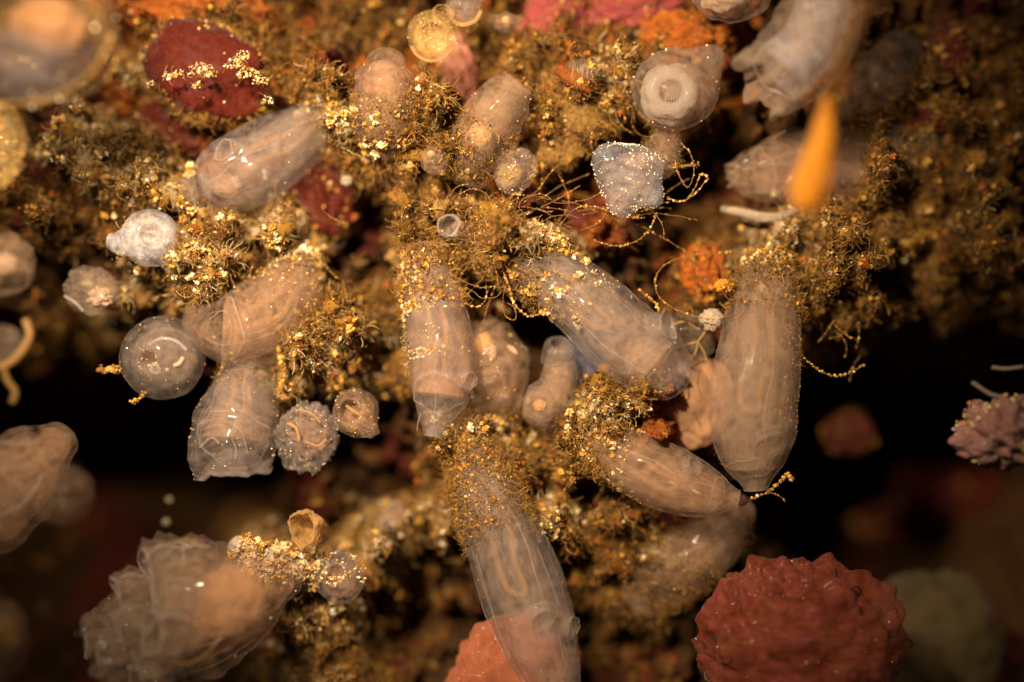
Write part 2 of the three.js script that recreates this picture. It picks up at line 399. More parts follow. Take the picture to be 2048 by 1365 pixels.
// ------------------------------------------------------------------ the torch (outside the frame)
{
  const dir = TORCH_TO.clone().sub(TORCH_AT).normalize(), q = new THREE.Quaternion().setFromUnitVectors(UP, dir);
  const t = thing('dive_torch', 'black handheld dive torch shining on the wall from beyond the frame', 'torch', TORCH_AT);
  const prof = (a) => new THREE.LatheGeometry(a.map(([x, y]) => new THREE.Vector2(x, y)), 40).applyQuaternion(q).translate(TORCH_AT.x, TORCH_AT.y, TORCH_AT.z);
  const black = new THREE.MeshStandardMaterial({ color: new THREE.Color().setRGB(0.03, 0.03, 0.032), roughness: 0.45 });
  part('torch_body', prof([[0.001, -0.46], [0.055, -0.455], [0.06, -0.44], [0.06, -0.14], [0.085, -0.09], [0.095, -0.07], [0.095, 0.0], [0.082, 0.0], [0.078, -0.02], [0.001, -0.022]]), black, t);
  part('glowing_lens', prof([[0.001, -0.012], [0.074, -0.012], [0.077, -0.015]]), new THREE.MeshStandardMaterial({ color: 0x222222, roughness: 0.3, emissive: TORCH_COLOR, emissiveIntensity: 3 }), t);
  const lamp = new THREE.SpotLight(TORCH_COLOR, TORCH_POWER, 0, 0.51, 1, 2);
  lamp.name = 'torch_beam';
  lamp.position.copy(TORCH_AT).addScaledVector(dir, 0.06);
  lamp.target.position.copy(TORCH_TO);
  lamp.castShadow = true;
  lamp.shadow.radius = 2.2;
  scene.add(lamp, lamp.target);
}

// ------------------------------------------------------------------ the wall
// rises (+) and hollows (-): [x, y, reach, height]
const RELIEF = [
  [230, 330, 130, 90], [400, 520, 130, 150], [590, 530, 80, 90], [660, 680, 110, 130], [650, 200, 80, 60], [800, 240, 100, 110], [760, 330, 120, 70], [930, 300, 100, 120],
  [1000, 490, 100, 160], [1120, 500, 80, 100], [1120, 110, 130, 40], [1230, 180, 90, 110], [1100, 260, 80, 90], [1580, 490, 100, 130], [1660, 600, 110, 80], [1820, 420, 180, 60],
  [1750, 720, 120, 10], [1180, 840, 120, 150], [1290, 800, 120, 110], [930, 870, 80, 120], [1110, 1020, 60, 80], [540, 1120, 90, 130], [740, 1130, 100, 90], [640, 1300, 120, 60],
  [1260, 1090, 120, 60], [560, 100, 110, 20], [350, 60, 140, 20], [1380, 60, 160, 30], [1650, 240, 120, 20], [1740, 160, 130, 0], [845, 480, 70, 90], [100, 350, 120, 20],
  [150, 870, 150, -1300], [300, 1010, 180, -1300], [60, 1190, 190, -1300], [-150, 1000, 220, -1300], [700, 960, 110, -240], [850, 1230, 120, -240], [450, 1000, 90, -200], [1090, 650, 70, -260], [1400, 400, 80, -260],
  [1790, 560, 40, -150], [1810, 880, 190, -1300], [1890, 1070, 250, -1400], [2150, 1000, 260, -1300], [1720, 660, 110, 140], [1850, 690, 120, 120], [1960, 640, 120, 80], [1600, 1040, 120, -250], [700, 450, 80, -150], [1360, 1070, 60, -130], [500, 1290, 90, -200],
  [1230, 1300, 130, -180], [200, 250, 50, -90], [130, 620, 80, -100], [860, 650, 60, -120], [1010, 20, 60, -80], [760, 840, 60, -120], [1950, 250, 150, -40],
];
// rusty algal film on the rock: [x, y, reach]
const RUST = [[380, 40, 200], [560, 120, 120], [300, 230, 110], [860, 180, 130], [1000, 100, 120], [1200, 70, 170], [1400, 90, 150], [1640, 120, 110], [950, 330, 120], [1400, 540, 80], [1330, 800, 120], [1180, 440, 90], [1100, 930, 90], [640, 380, 90], [1330, 1040, 90], [450, 300, 110]];
const WALLK = (DIST + 260) / DIST;
function wallZ(X, Y) {                                                // X, Y: steps in the scene; height of the wall there
  const x = X / WALLK + W / 2, y = H / 2 - Y / WALLK;
  let z = -225;
  for (const [cx, cy, r, h] of RELIEF) { const d = ((x - cx) ** 2 + (y - cy) ** 2) / (r * r); if (d < 6) z += h * Math.exp(-d); }
  return z + 70 * noise2(X * 0.0042, Y * 0.0042) + 85 * noise2(X * 0.011 + 7, Y * 0.011) + 44 * noise2(X * 0.031, Y * 0.031 + 3) + 7 * noise2(X * 0.08, Y * 0.08 - 5);
}
function onWall(px, py, lift = 0) {                                   // where the line of sight through a place in the frame meets the wall
  let z = -200;
  for (let i = 0; i < 14; i++) { const k = (DIST - z) / DIST; z = lerp(z, wallZ((px - W / 2) * k, (H / 2 - py) * k) + lift, 0.7); }
  return P(px, py, z);
}
{
  const x0 = -2600, x1 = 2600, y0 = -1900, y1 = 1900, nx = 560, ny = 410, pos = [], col = [], uv = [], idx = [];
  for (let j = 0; j <= ny; j++) for (let i = 0; i <= nx; i++) {
    const X = lerp(x0, x1, i / nx), Y = lerp(y0, y1, j / ny), z = wallZ(X, Y);
    pos.push(X * S, Y * S, z * S); uv.push(X / 420, Y / 420);
    const a = 0.5 + 0.5 * noise2(X * 0.006 + 40, Y * 0.006), b = 0.5 + 0.5 * noise2(X * 0.022, Y * 0.022 + 60), c = smooth(noise2(X * 0.004 - 30, Y * 0.004 + 11), 0.25, 0.6);
    const base = [lerp(0.060, 0.125, a * b), lerp(0.030, 0.056, a * b), lerp(0.012, 0.014, a * b)];
    const px = X / WALLK + W / 2, py = H / 2 - Y / WALLK;
    let rust = 0;
    for (const [cx, cy, r] of RUST) rust = Math.max(rust, smooth(1.25 - Math.hypot(px - cx, py - cy) / r + 0.5 * noise2(X * 0.017, Y * 0.017 + 20), 0.1, 0.6));
    const mc = [lerp(base[0], 0.11, c), lerp(base[1], 0.022, c), lerp(base[2], 0.014, c)], rc = [lerp(0.22, 0.34, b), lerp(0.05, 0.115, b), lerp(0.012, 0.016, a)];
    col.push(lerp(mc[0], rc[0], rust), lerp(mc[1], rc[1], rust), lerp(mc[2], rc[2], rust));
    if (i < nx && j < ny) { const p = j * (nx + 1) + i, q = p + nx + 1; idx.push(p, p + 1, q, q, p + 1, q + 1); }
  }
  const g = new THREE.BufferGeometry();
  g.setAttribute('position', new THREE.Float32BufferAttribute(pos, 3));
  g.setAttribute('color', new THREE.Float32BufferAttribute(col, 3));
  g.setAttribute('uv', new THREE.Float32BufferAttribute(uv, 2));
  g.setIndex(idx); g.computeVertexNormals();
  const wall = new THREE.Mesh(g, new THREE.MeshPhysicalMaterial({ vertexColors: true, roughness: 0.9, specularIntensity: 0.12, map: crustTex, bumpMap: rockBump, bumpScale: 14 * S }));
  wall.name = 'rock_wall';
  wall.castShadow = wall.receiveShadow = true;
  wall.userData = { kind: 'structure', label: 'dark brown rock face overgrown with fuzzy golden detritus', category: 'rock wall' };
  scene.add(wall);
}

// ------------------------------------------------------------------ detritus on the wall: [x, y, reach x, reach y, crumbs, tones, how far it stands off]
const HEAPS = [
  [1780, 690, 90, 50, 70, 'gold', 24], [1880, 700, 80, 50, 50, 'gold', 22], [1700, 760, 60, 40, 40, 'gold', 24], [1760, 820, 60, 40, 24, 'brown', 20], [1640, 640, 40, 60, 40, 'gold', 26], [1560, 560, 60, 30, 40, 'cream', 20], [870, 620, 50, 60, 26, 'brown', 18], [780, 620, 50, 50, 44, 'gold', 22], [800, 740, 40, 40, 30, 'gold', 18], [1040, 880, 50, 40, 40, 'cream', 22], [1150, 920, 60, 40, 44, 'gold', 22], [880, 1000, 50, 40, 40, 'gold', 20], [780, 1060, 60, 40, 44, 'cream', 22], [680, 1230, 60, 40, 40, 'cream', 20], [560, 1200, 50, 40, 30, 'gold', 20],
  [1800, 500, 110, 70, 90, 'gold', 24], [1900, 400, 100, 80, 70, 'gold', 20], [1760, 340, 80, 50, 60, 'gold', 22], [1960, 560, 80, 80, 50, 'brown', 18], [1860, 700, 90, 50, 50, 'gold', 18], [1720, 640, 70, 70, 60, 'gold', 26], [1640, 700, 50, 60, 40, 'gold', 24], [1900, 250, 110, 80, 60, 'brown', 16], [1980, 90, 80, 90, 40, 'brown', 12],
  [180, 280, 70, 50, 40, 'cream', 26], [260, 340, 60, 50, 44, 'cream', 30], [310, 300, 50, 60, 30, 'cream', 24], [230, 400, 70, 40, 36, 'gold', 20], [640, 430, 50, 30, 24, 'cream', 20], [560, 460, 60, 30, 40, 'cream', 30],
  [210, 310, 90, 90, 46, 'cream', 14], [300, 160, 70, 50, 16, 'cream', 10], [330, 370, 60, 40, 24, 'cream', 14], [130, 420, 90, 60, 34, 'brown', 10], [60, 400, 60, 60, 22, 'brown', 10],
  [400, 520, 90, 60, 80, 'cream', 30], [320, 490, 60, 40, 34, 'cream', 22], [470, 470, 60, 35, 34, 'gold', 20], [420, 570, 50, 25, 34, 'cream', 34], [520, 440, 60, 30, 26, 'cream', 18],
  [600, 520, 40, 50, 36, 'cream', 20], [660, 670, 80, 60, 80, 'gold', 22], [620, 710, 60, 50, 46, 'cream', 20], [730, 700, 50, 50, 40, 'cream', 16], [700, 600, 60, 40, 34, 'brown', 14], [690, 760, 60, 25, 26, 'cream', 14],
  [640, 190, 50, 45, 34, 'gold', 16], [680, 240, 30, 40, 22, 'cream', 20], [600, 330, 60, 40, 10, 'brown', 8], [570, 110, 60, 60, 34, 'brown', 12], [480, 30, 70, 40, 24, 'brown', 12],
  [800, 250, 70, 50, 60, 'gold', 18], [860, 200, 50, 40, 34, 'gold', 14], [760, 330, 80, 50, 50, 'gold', 16], [790, 390, 60, 40, 30, 'brown', 14], [930, 300, 50, 60, 40, 'gold', 22], [900, 390, 60, 40, 30, 'gold', 16],
  [700, 60, 70, 50, 34, 'brown', 12], [800, 60, 60, 50, 26, 'brown', 10], [980, 90, 60, 50, 40, 'gold', 14], [1070, 120, 60, 40, 46, 'gold', 16], [1060, 190, 50, 40, 24, 'gold', 14], [1180, 60, 80, 50, 34, 'brown', 12],
  [1220, 170, 50, 50, 50, 'cream', 22], [1150, 180, 40, 30, 30, 'gold', 18], [1100, 270, 45, 60, 40, 'gold', 20], [1240, 240, 50, 30, 30, 'gold', 18], [1290, 90, 70, 40, 26, 'gold', 12],
  [990, 480, 60, 40, 90, 'gold', 26], [940, 480, 40, 40, 46, 'gold', 26], [1050, 510, 50, 40, 46, 'cream', 26], [845, 480, 40, 30, 34, 'gold', 18], [1110, 490, 40, 20, 30, 'cream', 40],
  [1560, 500, 60, 40, 60, 'cream', 24], [1500, 540, 40, 30, 34, 'cream', 24], [1620, 560, 50, 60, 50, 'gold', 20], [1680, 640, 60, 60, 50, 'gold', 18], [1740, 720, 80, 50, 50, 'gold', 14], [1600, 430, 60, 40, 34, 'cream', 14],
  [1780, 400, 90, 60, 80, 'gold', 16], [1700, 460, 70, 50, 60, 'gold', 18], [1880, 470, 80, 60, 60, 'gold', 14], [1870, 330, 80, 70, 50, 'brown', 12], [1950, 620, 70, 90, 40, 'brown', 12], [1840, 640, 70, 60, 40, 'brown', 12],
  [1740, 270, 70, 30, 40, 'gold', 16], [1820, 190, 80, 80, 40, 'brown', 12], [1930, 150, 90, 90, 40, 'brown', 10], [1690, 60, 80, 60, 40, 'brown', 12], [1450, 440, 70, 40, 34, 'brown', 12], [1480, 490, 60, 40, 34, 'gold', 14],
  [1180, 820, 80, 30, 70, 'cream', 26], [1130, 880, 60, 40, 60, 'gold', 24], [1090, 930, 60, 50, 46, 'gold', 16], [1230, 780, 50, 30, 40, 'gold', 20], [1060, 840, 40, 40, 26, 'brown', 14], [1170, 960, 60, 40, 34, 'brown', 14],
  [930, 850, 45, 30, 46, 'cream', 24], [880, 930, 40, 50, 24, 'brown', 14], [1105, 1020, 26, 30, 36, 'cream', 34], [1040, 960, 40, 40, 24, 'brown', 12],
  [540, 1110, 60, 40, 70, 'cream', 30], [500, 1080, 40, 40, 24, 'gold', 20], [610, 1150, 50, 30, 46, 'cream', 26], [740, 1110, 60, 50, 60, 'cream', 20], [760, 1190, 60, 50, 46, 'gold', 16], [690, 1090, 50, 30, 30, 'gold', 20],
  [640, 1280, 80, 60, 60, 'gold', 16], [590, 1340, 70, 40, 50, 'cream', 14], [720, 1330, 70, 40, 34, 'brown', 12], [830, 1120, 60, 50, 34, 'gold', 12], [870, 1030, 40, 30, 24, 'cream', 14], [800, 1250, 60, 60, 24, 'brown', 12],
  [1250, 1080, 80, 60, 70, 'gold', 16], [1290, 1170, 60, 60, 46, 'gold', 14], [1200, 1180, 60, 80, 36, 'brown', 12], [1340, 1120, 40, 40, 34, 'cream', 14], [1180, 1060, 40, 50, 34, 'brown', 12], [1250, 1290, 70, 60, 30, 'brown', 10],
  [230, 620, 60, 40, 40, 'cream', 14], [150, 640, 70, 50, 34, 'brown', 12], [200, 700, 60, 40, 30, 'gold', 12], [110, 700, 60, 50, 20, 'brown', 10], [120, 920, 50, 60, 12, 'gold', 10], [560, 760, 30, 60, 20, 'cream', 16],
  [1400, 560, 40, 60, 24, 'brown', 12], [1540, 1030, 60, 40, 34, 'gold', 18], [1480, 1080, 60, 40, 24, 'brown', 14], [1730, 780, 60, 40, 14, 'brown', 10], [1990, 760, 40, 40, 16, 'gold', 10], [30, 480, 60, 60, 20, 'brown', 8],
];
{
  rnd = mulberry(301);
  const grains = [[], [], []], crumbs = [[], [], [], []], hairs = [[], [], []], strands = [[], [], []], flocks = [[], [], []];
  const addClump = (px, py, off, mix, big) => {
    const c = onWall(px, py, off * rr(0, 1.6)), R = big * rr(0.6, 1.5), n = Math.round(3 + R * 1.1), cr = (mix === 'cream' ? 4 : 1) + Math.floor(rnd() * 4);
    const out = new V3(gauss() * 0.35, gauss() * 0.35, 1).normalize();
    for (let i = 0; i < cr; i++) {
      const s = R * rr(0.2, 0.5);
      crumbs[Math.floor(rnd() * 4)].push({ p: c.clone().addScaledVector(anyDir(), R * 0.7 * S).addScaledVector(out, R * rr(0.4, 1.3) * S), q: turned(anyDir()), s: [s, s, s], c: tone(MIX[mix]) });
    }
    for (let i = mix === 'brown' ? 1 : 2; i > 0; i--) { const s = R * rr(0.35, 1.0); flocks[Math.floor(rnd() * 3)].push({ p: c.clone().addScaledVector(anyDir(), R * 0.6 * S), q: turned(anyDir()), s: [s * rr(0.5, 1), s * rr(0.8, 2), s * rr(0.5, 1)], c: tone(MIX[mix === 'cream' && rnd() < 0.6 ? 'gold' : mix]) }); }
    for (let i = 0; i < n * 0.6; i++) {
      const s = lerp(0.7, 3.4, rnd() ** 2.8), d = anyDir().multiplyScalar(R * Math.cbrt(rnd()) * 1.5 * S);
      grains[Math.floor(rnd() * 3)].push({ p: c.clone().add(d).addScaledVector(out, rr(0, R) * S), q: turned(anyDir()), s: [s, s * rr(0.4, 1), s * rr(0.7, 1.3)], c: tone(MIX[mix]) });
    }
    for (let i = 0; i < n * 3.2; i++) {
      const d = anyDir().addScaledVector(out, 0.7).normalize(), l = lerp(8, 40, rnd() ** 1.8), th = rr(0.35, 0.9);
      hairs[Math.floor(rnd() * 3)].push({ p: c.clone().addScaledVector(anyDir(), R * 1.0 * S), q: turned(d), s: [l * th, l, l * th], c: tone(rnd() < 0.35 ? MIX.fuzz : MIX[mix]) });
    }
  };
  for (const [x, y, rx, ry, n, mix, off] of HEAPS) for (let i = 0; i < n * 1.7; i++) addClump(x + gauss() * rx * 0.62, y + gauss() * ry * 0.62, off, mix, lerp(5, 20, rnd() ** 1.6));
  // a thin turf everywhere the rock is not bare
  for (let i = 0; i < 3400; i++) {
    const x = rr(-260, W + 260), y = rr(-220, H + 220), c = onWall(x, y);
    if (c.z / S < -400 && rnd() < 0.5) continue;
    if (noise2(x * 0.013, y * 0.013 + 90) < 0.08) continue;
    addClump(x, y, 5, rnd() < 0.8 ? 'brown' : 'gold', lerp(3, 15, rnd() ** 2));
  }
  grains.forEach((it, i) => copies('sediment_grains', grainGeo[i], M.grain, it, null, ['loose cream and golden sediment grains strewn over the wall', 'angular brown and cream sediment grains caught in the turf', 'fine tan sediment grains lodged among the fibres'][i], 'sediment'));
  flocks.forEach((it, i) => copies('detritus_lumps', flockGeo[i], M.fluff, it, null, ['soft golden detritus lumps piled on the rock wall', 'knobbly brown detritus lumps in the turf', 'rounded tan detritus lumps among the sea squirts'][i], 'detritus'));
  crumbs.forEach((it, i) => copies('detritus_crumbs', clumpGeo[i], M.grain, it, null, ['crumbly golden detritus heaped on the rock wall', 'crumbly cream detritus gathered round the squirt stalks', 'brown detritus crumbs filling the hollows of the wall', 'tan detritus crumbs stuck between the sea squirts'][i], 'detritus'));
  hairs.forEach((it, i) => copies('turf_fibres', fibreGeo[i], M.fibre, it, null, ['short golden turf fibres sprouting from the rock wall', 'bristly brown turf fibres sprouting from the detritus heaps', 'fine tan turf fibres sprouting around the stalks'][i], 'turf'));
}
// ------------------------------------------------------------------ sea squirts
rnd = mulberry(901);
const SQ = 'translucent sea squirts on the wall';
const SPHERE = [[0.001, -1], [0.5, -0.87], [0.87, -0.5], [1, 0], [0.87, 0.5]];
const basePt = (pts) => P(...pts[0].slice(0, 3));
// long squirt: tunic with a mantle inside; o.mantle: {t0,t1,k,mat,end}
function squirt(label, pts, o = {}) {
  const t = thing('sea_squirt', label, 'sea squirt', basePt(pts), SQ);
  const sw = sweep(pts, o.body ?? {});
  part('tunic', sw.geo, o.mat ?? M.milky, t);
  if (o.mantle) {
    const m = o.mantle, inner = sweep(pts.map(([x, y, z, r]) => [x + (m.dx ?? 0), y + (m.dy ?? 0), z + (m.dz ?? 0), r]), { shrink: m.k ?? 0.78, t0: m.t0 ?? 0, t1: m.t1 ?? 0.8, end: m.end ?? 'round', endLen: m.endLen ?? 0.5, depth: m.depth, wob: 0.07, seg: 32 });
    const mm = part('mantle', inner.geo, m.mat ?? M.mantle, t);
    if (m.rim) { const f = inner.frame(m.t1 ?? 0.8); part('mantle_rim', ringAt(f.C.clone(), f.T.clone().addScaledVector(new V3(0, 0, 1), m.rimTilt ?? 0.5), f.r * 1.02, m.rim, {}), M.rim, mm); }
  }
  if (o.mantle && o.organs !== false) {
    const along = (ta, tb, ang, k, n = 7, wig = 0.2) => Array.from({ length: n }, (_, i) => { const f = sw.frame(lerp(ta, tb, i / (n - 1))), a = ang + wig * Math.sin(i * 1.7); return f.C.clone().addScaledVector(f.N, Math.cos(a) * f.r * k).addScaledVector(f.B, Math.sin(a) * f.r * k); });
    const rr0 = sw.frame(0.5).r / S;
    part('endostyle', tube(along(0.2, 0.86, rr(-0.9, 0.9), 0.62, 8, 0.12), rr0 * 0.024, { seg: 6 }), M.strand, t);
    part('gut_loop', tube([...along(0.12, 0.62, -0.5, 0.3, 6, 0.5), ...along(0.6, 0.2, 0.9, 0.36, 6, 0.4)], rr0 * 0.085, { seg: 8, n: 80 }), M.gutThin, t);
    for (let i = 0; i < 4; i++) part('muscle_strand', tube(along(rr(0.3, 0.5), rr(0.7, 0.93), rr(-1.6, 1.6), 0.86, 7, 0.1), rr(0.35, 0.6), { seg: 4 }), M.strand, t);
  }
  for (const s of o.siphons ?? []) {                                    // [t, angle, radius, length, tilt along, material]
    const k = sw.skin(s.t, s.a), d = k.n.clone().addScaledVector(k.T, s.tilt ?? 0.5).normalize(), r = s.r * S, L = s.len * S;
    const from = k.p.clone().addScaledVector(d, -0.4 * r);
    const q = new THREE.Quaternion().setFromUnitVectors(UP, d);
    const prof = [[1.25 * r, -0.3 * L], [1.02 * r, 0.25 * L], [0.92 * r, 0.8 * L], [1.0 * r, 1.0 * L], [0.94 * r, 1.03 * L], [0.8 * r, 0.9 * L], [0.7 * r, 0.3 * L], [0.55 * r, -0.5 * L]];
    const g = new THREE.LatheGeometry(new THREE.SplineCurve(prof.map(([x, y]) => new THREE.Vector2(x, y))).getPoints(28), 28).applyQuaternion(q).translate(from.x, from.y, from.z);
    const sp = part('siphon', g, s.mat ?? M.clear, t);
    part('siphon_rim', ringAt(from.clone().addScaledVector(d, L), d, r * 0.96, (s.rim ?? 2) * 0.6, {}), s.rimMat ?? M.strand, sp);
    if (s.core) part('siphon_core', lump([0, 0, 0], 1, { wob: 0.2 }).applyMatrix4(new THREE.Matrix4().makeScale(1 / S, 1 / S, 1 / S)).scale(r * 0.6, r * 0.6, r * 0.6).translate(from.x, from.y, from.z), s.core, sp);
  }
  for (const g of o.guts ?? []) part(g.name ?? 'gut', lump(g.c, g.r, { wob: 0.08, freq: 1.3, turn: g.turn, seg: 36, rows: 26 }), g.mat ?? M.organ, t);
  for (const g of o.tubes ?? []) part(g.name ?? 'body_thread', tube(g.p, g.r * 0.65, { seg: 6 }), g.mat ?? M.strand, t);
  if (o.coat) coat(t, sw, o.coat);
  return { t, sw };
}
const FLECKS = (n, s = [0.7, 2.2], t0 = 0, t1 = 1) => ({ n: Math.round(n * 0.26), s: [s[0] * 0.7, s[1] * 0.85], t0, t1, mix: 'fleck', shiny: true, name: 'flecks' });

// ---- the five long ones in focus
squirt('long milky squirt hanging at centre, clear pointed tip, debris bands across it',
  [[838, 478, -70, 30], [846, 520, -52, 46], [862, 590, -22, 60], [878, 670, -4, 66], [884, 740, 8, 67], [881, 788, 14, 58], [872, 832, 18, 38], [866, 872, 20, 19]],
  { mat: M.mauve, body: { end: 'cup', depth: 1.3, wob: 0.035, along: 70, seg: 52, vTimes: 2 },
    mantle: { t0: 0.02, t1: 0.71, k: 0.9, mat: M.mantlePink, end: 'cup', depth: 0.9, rim: 1.7, rimTilt: 0.9 },
    siphons: [{ t: 0.64, a: -0.95, r: 21, len: 12, tilt: 0.5, rim: 2, core: M.gutPale }],
    tubes: [{ name: 'spike', p: [[842, 826, 40], [836, 846, 42], [834, 862, 40]], r: 2.2 }, { p: [[838, 742, 62], [838, 715, 66], [842, 690, 66]], r: 1 }],
    coat: [{ n: 900, kind: 'hair', s: [6, 18], t0: 0, t1: 0.34, power: 1.4, mix: 'fuzz' }, { n: 2560, kind: 'flock', s: [1.5, 6], t0: 0, t1: 0.34, power: 1.5, mix: 'neck', patch: -0.25 }, { n: 2240, kind: 'hair', s: [8, 24], t0: 0, t1: 0.34, power: 1.5, mix: 'fuzz' }, { n: 500, kind: 'clump', s: [2, 7], t0: 0, t1: 0.3, mix: 'cream', patch: -0.1 }, { n: 1400, s: [0.8, 2], t0: 0.1, t1: 0.5, power: 1.4, mix: 'brown' },
      { n: 130, kind: 'clump', s: [1.5, 5], t0: 0.31, t1: 0.36, side: 0.7, spread: 0.6, mix: 'fleck', patch: -0.4 }, { n: 120, kind: 'clump', s: [1.5, 4.4], t0: 0.49, t1: 0.53, side: 0.5, spread: 0.55, mix: 'fleck', patch: -0.4 }, { n: 60, kind: 'clump', s: [1, 3], t0: 0.4, t1: 0.5, side: -0.1, spread: 0.4, mix: 'fleck', patch: 0 }, { n: 160, kind: 'clump', s: [2, 8], t0: 0.03, t1: 0.4, side: 1.5, spread: 0.25, mix: 'cream' }, { n: 260, kind: 'hair', s: [6, 16], t0: 0.05, t1: 0.6, side: 1.5, spread: 0.2, mix: 'cream' }, FLECKS(260, [0.6, 1.3], 0.1, 0.9)] });

squirt('broad smoky squirt slanting down right from the debris tangle, curved lip near its tip',
  [[965, 470, -95, 44], [1010, 500, -70, 60], [1070, 530, -40, 66], [1140, 580, -10, 70], [1200, 632, 6, 76], [1256, 682, 14, 80], [1304, 722, 18, 74], [1340, 752, 20, 56]],
  { mat: M.mauve, body: { end: 'round', endLen: 0.7, wob: 0.04, along: 70, seg: 56, vTimes: 2, disp: (a, v) => 1 + 0.025 * Math.cos(a * 9) * smooth(v, 0.4, 0.7) },
    mantle: { t0: 0.35, t1: 0.86, k: 0.8, mat: M.mantle, end: 'cup', depth: 0.8, rim: 1.6 },
    siphons: [{ t: 0.79, a: -1.0, r: 31, len: 26, tilt: 0.55, rim: 2.2, mat: M.mauve }],
    guts: [{ name: 'stomach', c: [1290, 716, 20], r: [46, 40, 36], mat: M.organ, turn: [0, 0, -0.6] }],
    coat: [{ n: 1500, kind: 'hair', s: [7, 24], t0: 0, t1: 0.4, power: 1.2, mix: 'fuzz' }, { n: 3360, kind: 'flock', s: [1.5, 8], t0: 0, t1: 0.38, power: 1.3, mix: 'neck', patch: -0.25 }, { n: 2940, kind: 'hair', s: [8, 24], t0: 0, t1: 0.38, power: 1.3, mix: 'fuzz' }, { n: 1000, kind: 'clump', s: [2, 9], t0: 0, t1: 0.46, power: 1.2, mix: 'cream', patch: -0.1 }, { n: 500, kind: 'clump', s: [1, 4], t0: 0.25, t1: 0.55, mix: 'cream', patch: 0.05 },
      { n: 260, kind: 'clump', s: [5, 12], t0: 0.2, t1: 0.36, side: -1.1, spread: 0.3, mix: 'cream', lift: 10 }, { n: 300, kind: 'clump', s: [1, 4], t0: 0.34, t1: 0.56, side: -0.4, spread: 0.7, mix: 'fleck', patch: 0.05 }, FLECKS(160, [0.7, 2], 0.3, 0.95), { n: 60, s: [1, 3], t0: 0.5, t1: 0.9, mix: 'cream' }] });

squirt('tall grey-brown cloudy squirt hanging upright at right, evenly milky with blunt lower end',
  [[1540, 520, -70, 44], [1534, 570, -40, 62], [1526, 640, -10, 74], [1516, 720, 8, 84], [1508, 800, 16, 89], [1506, 870, 18, 84], [1508, 930, 18, 60], [1512, 978, 18, 24]],
  { mat: M.fog, body: { end: 'cup', depth: 0.8, wob: 0.03, along: 70, seg: 56, vTimes: 2 },
    mantle: { t0: 0.1, t1: 0.86, k: 0.84, mat: M.mantle, end: 'cup', depth: 1, rim: 1.5 },
    siphons: [{ t: 0.76, a: -0.3, r: 34, len: 10, tilt: 0.9, rim: 1.4, mat: M.fog }],
    coat: [{ n: 1300, kind: 'hair', s: [6, 20], t0: 0, t1: 0.28, power: 1.3, mix: 'fuzz' }, { n: 1760, kind: 'flock', s: [1.2, 5], t0: 0, t1: 0.28, power: 1.5, mix: 'neck', patch: -0.25 }, { n: 1540, kind: 'hair', s: [8, 24], t0: 0, t1: 0.28, power: 1.5, mix: 'fuzz' }, { n: 260, kind: 'clump', s: [4, 11], t0: -0.02, t1: 0.1, mix: 'cream' }, { n: 900, s: [0.8, 1.8], t0: 0.1, t1: 0.5, mix: 'brown' },
      { n: 420, s: [0.7, 2.4], t0: 0.32, t1: 0.7, side: -0.55, spread: 0.3, mix: 'gold', patch: 0.15 }, { n: 260, s: [0.8, 3.6], t0: 0.15, t1: 0.7, side: -1.5, spread: 0.16, mix: 'gold' }, { n: 300, kind: 'hair', s: [4, 10], t0: 0.1, t1: 0.95, mix: 'fuzz' }, FLECKS(260, [0.6, 1.3], 0.1, 0.95)] });

squirt('spindle-shaped brownish squirt lying aslant, dark pointed tip touching the tall squirt',
  [[1130, 862, -80, 30], [1180, 886, -52, 44], [1240, 912, -24, 58], [1310, 945, 0, 68], [1375, 972, 12, 62], [1430, 990, 16, 44], [1475, 1000, 20, 20]],
  { mat: M.milky, body: { end: 'cup', depth: 1, wob: 0.035, along: 60, seg: 52, vTimes: 2 },
    mantle: { t0: 0.15, t1: 0.84, k: 0.78, mat: M.mantlePink, end: 'round', rim: 1.3 },
    siphons: [{ t: 0.66, a: -0.75, r: 20, len: 10, tilt: 0.8, rim: 1.4, mat: M.mauve }],
    guts: [{ name: 'tip_spot', c: [1484, 1002, 24], r: [12, 11, 11], mat: M.redSkin }],
    tubes: [{ name: 'muscle_band', p: [[1350, 930, 62], [1400, 955, 52], [1450, 985, 32]], r: 1.3 }, { name: 'muscle_band', p: [[1340, 985, 66], [1400, 990, 52], [1455, 998, 30]], r: 1 }],
    coat: [{ n: 1100, kind: 'hair', s: [6, 18], t0: 0, t1: 0.4, power: 1.4, mix: 'fuzz' }, { n: 2080, kind: 'flock', s: [1.5, 7], t0: 0, t1: 0.34, power: 1.2, mix: 'neck', patch: -0.25 }, { n: 1819, kind: 'hair', s: [8, 24], t0: 0, t1: 0.34, power: 1.2, mix: 'fuzz' }, { n: 800, kind: 'clump', s: [2, 9], t0: 0, t1: 0.4, power: 1.2, mix: 'cream', patch: -0.2 }, { n: 200, s: [0.8, 3.4], t0: 0.1, t1: 0.5, side: 1.3, spread: 0.3, mix: 'gold' }, FLECKS(150, [0.6, 1.8], 0.2, 0.95)] });

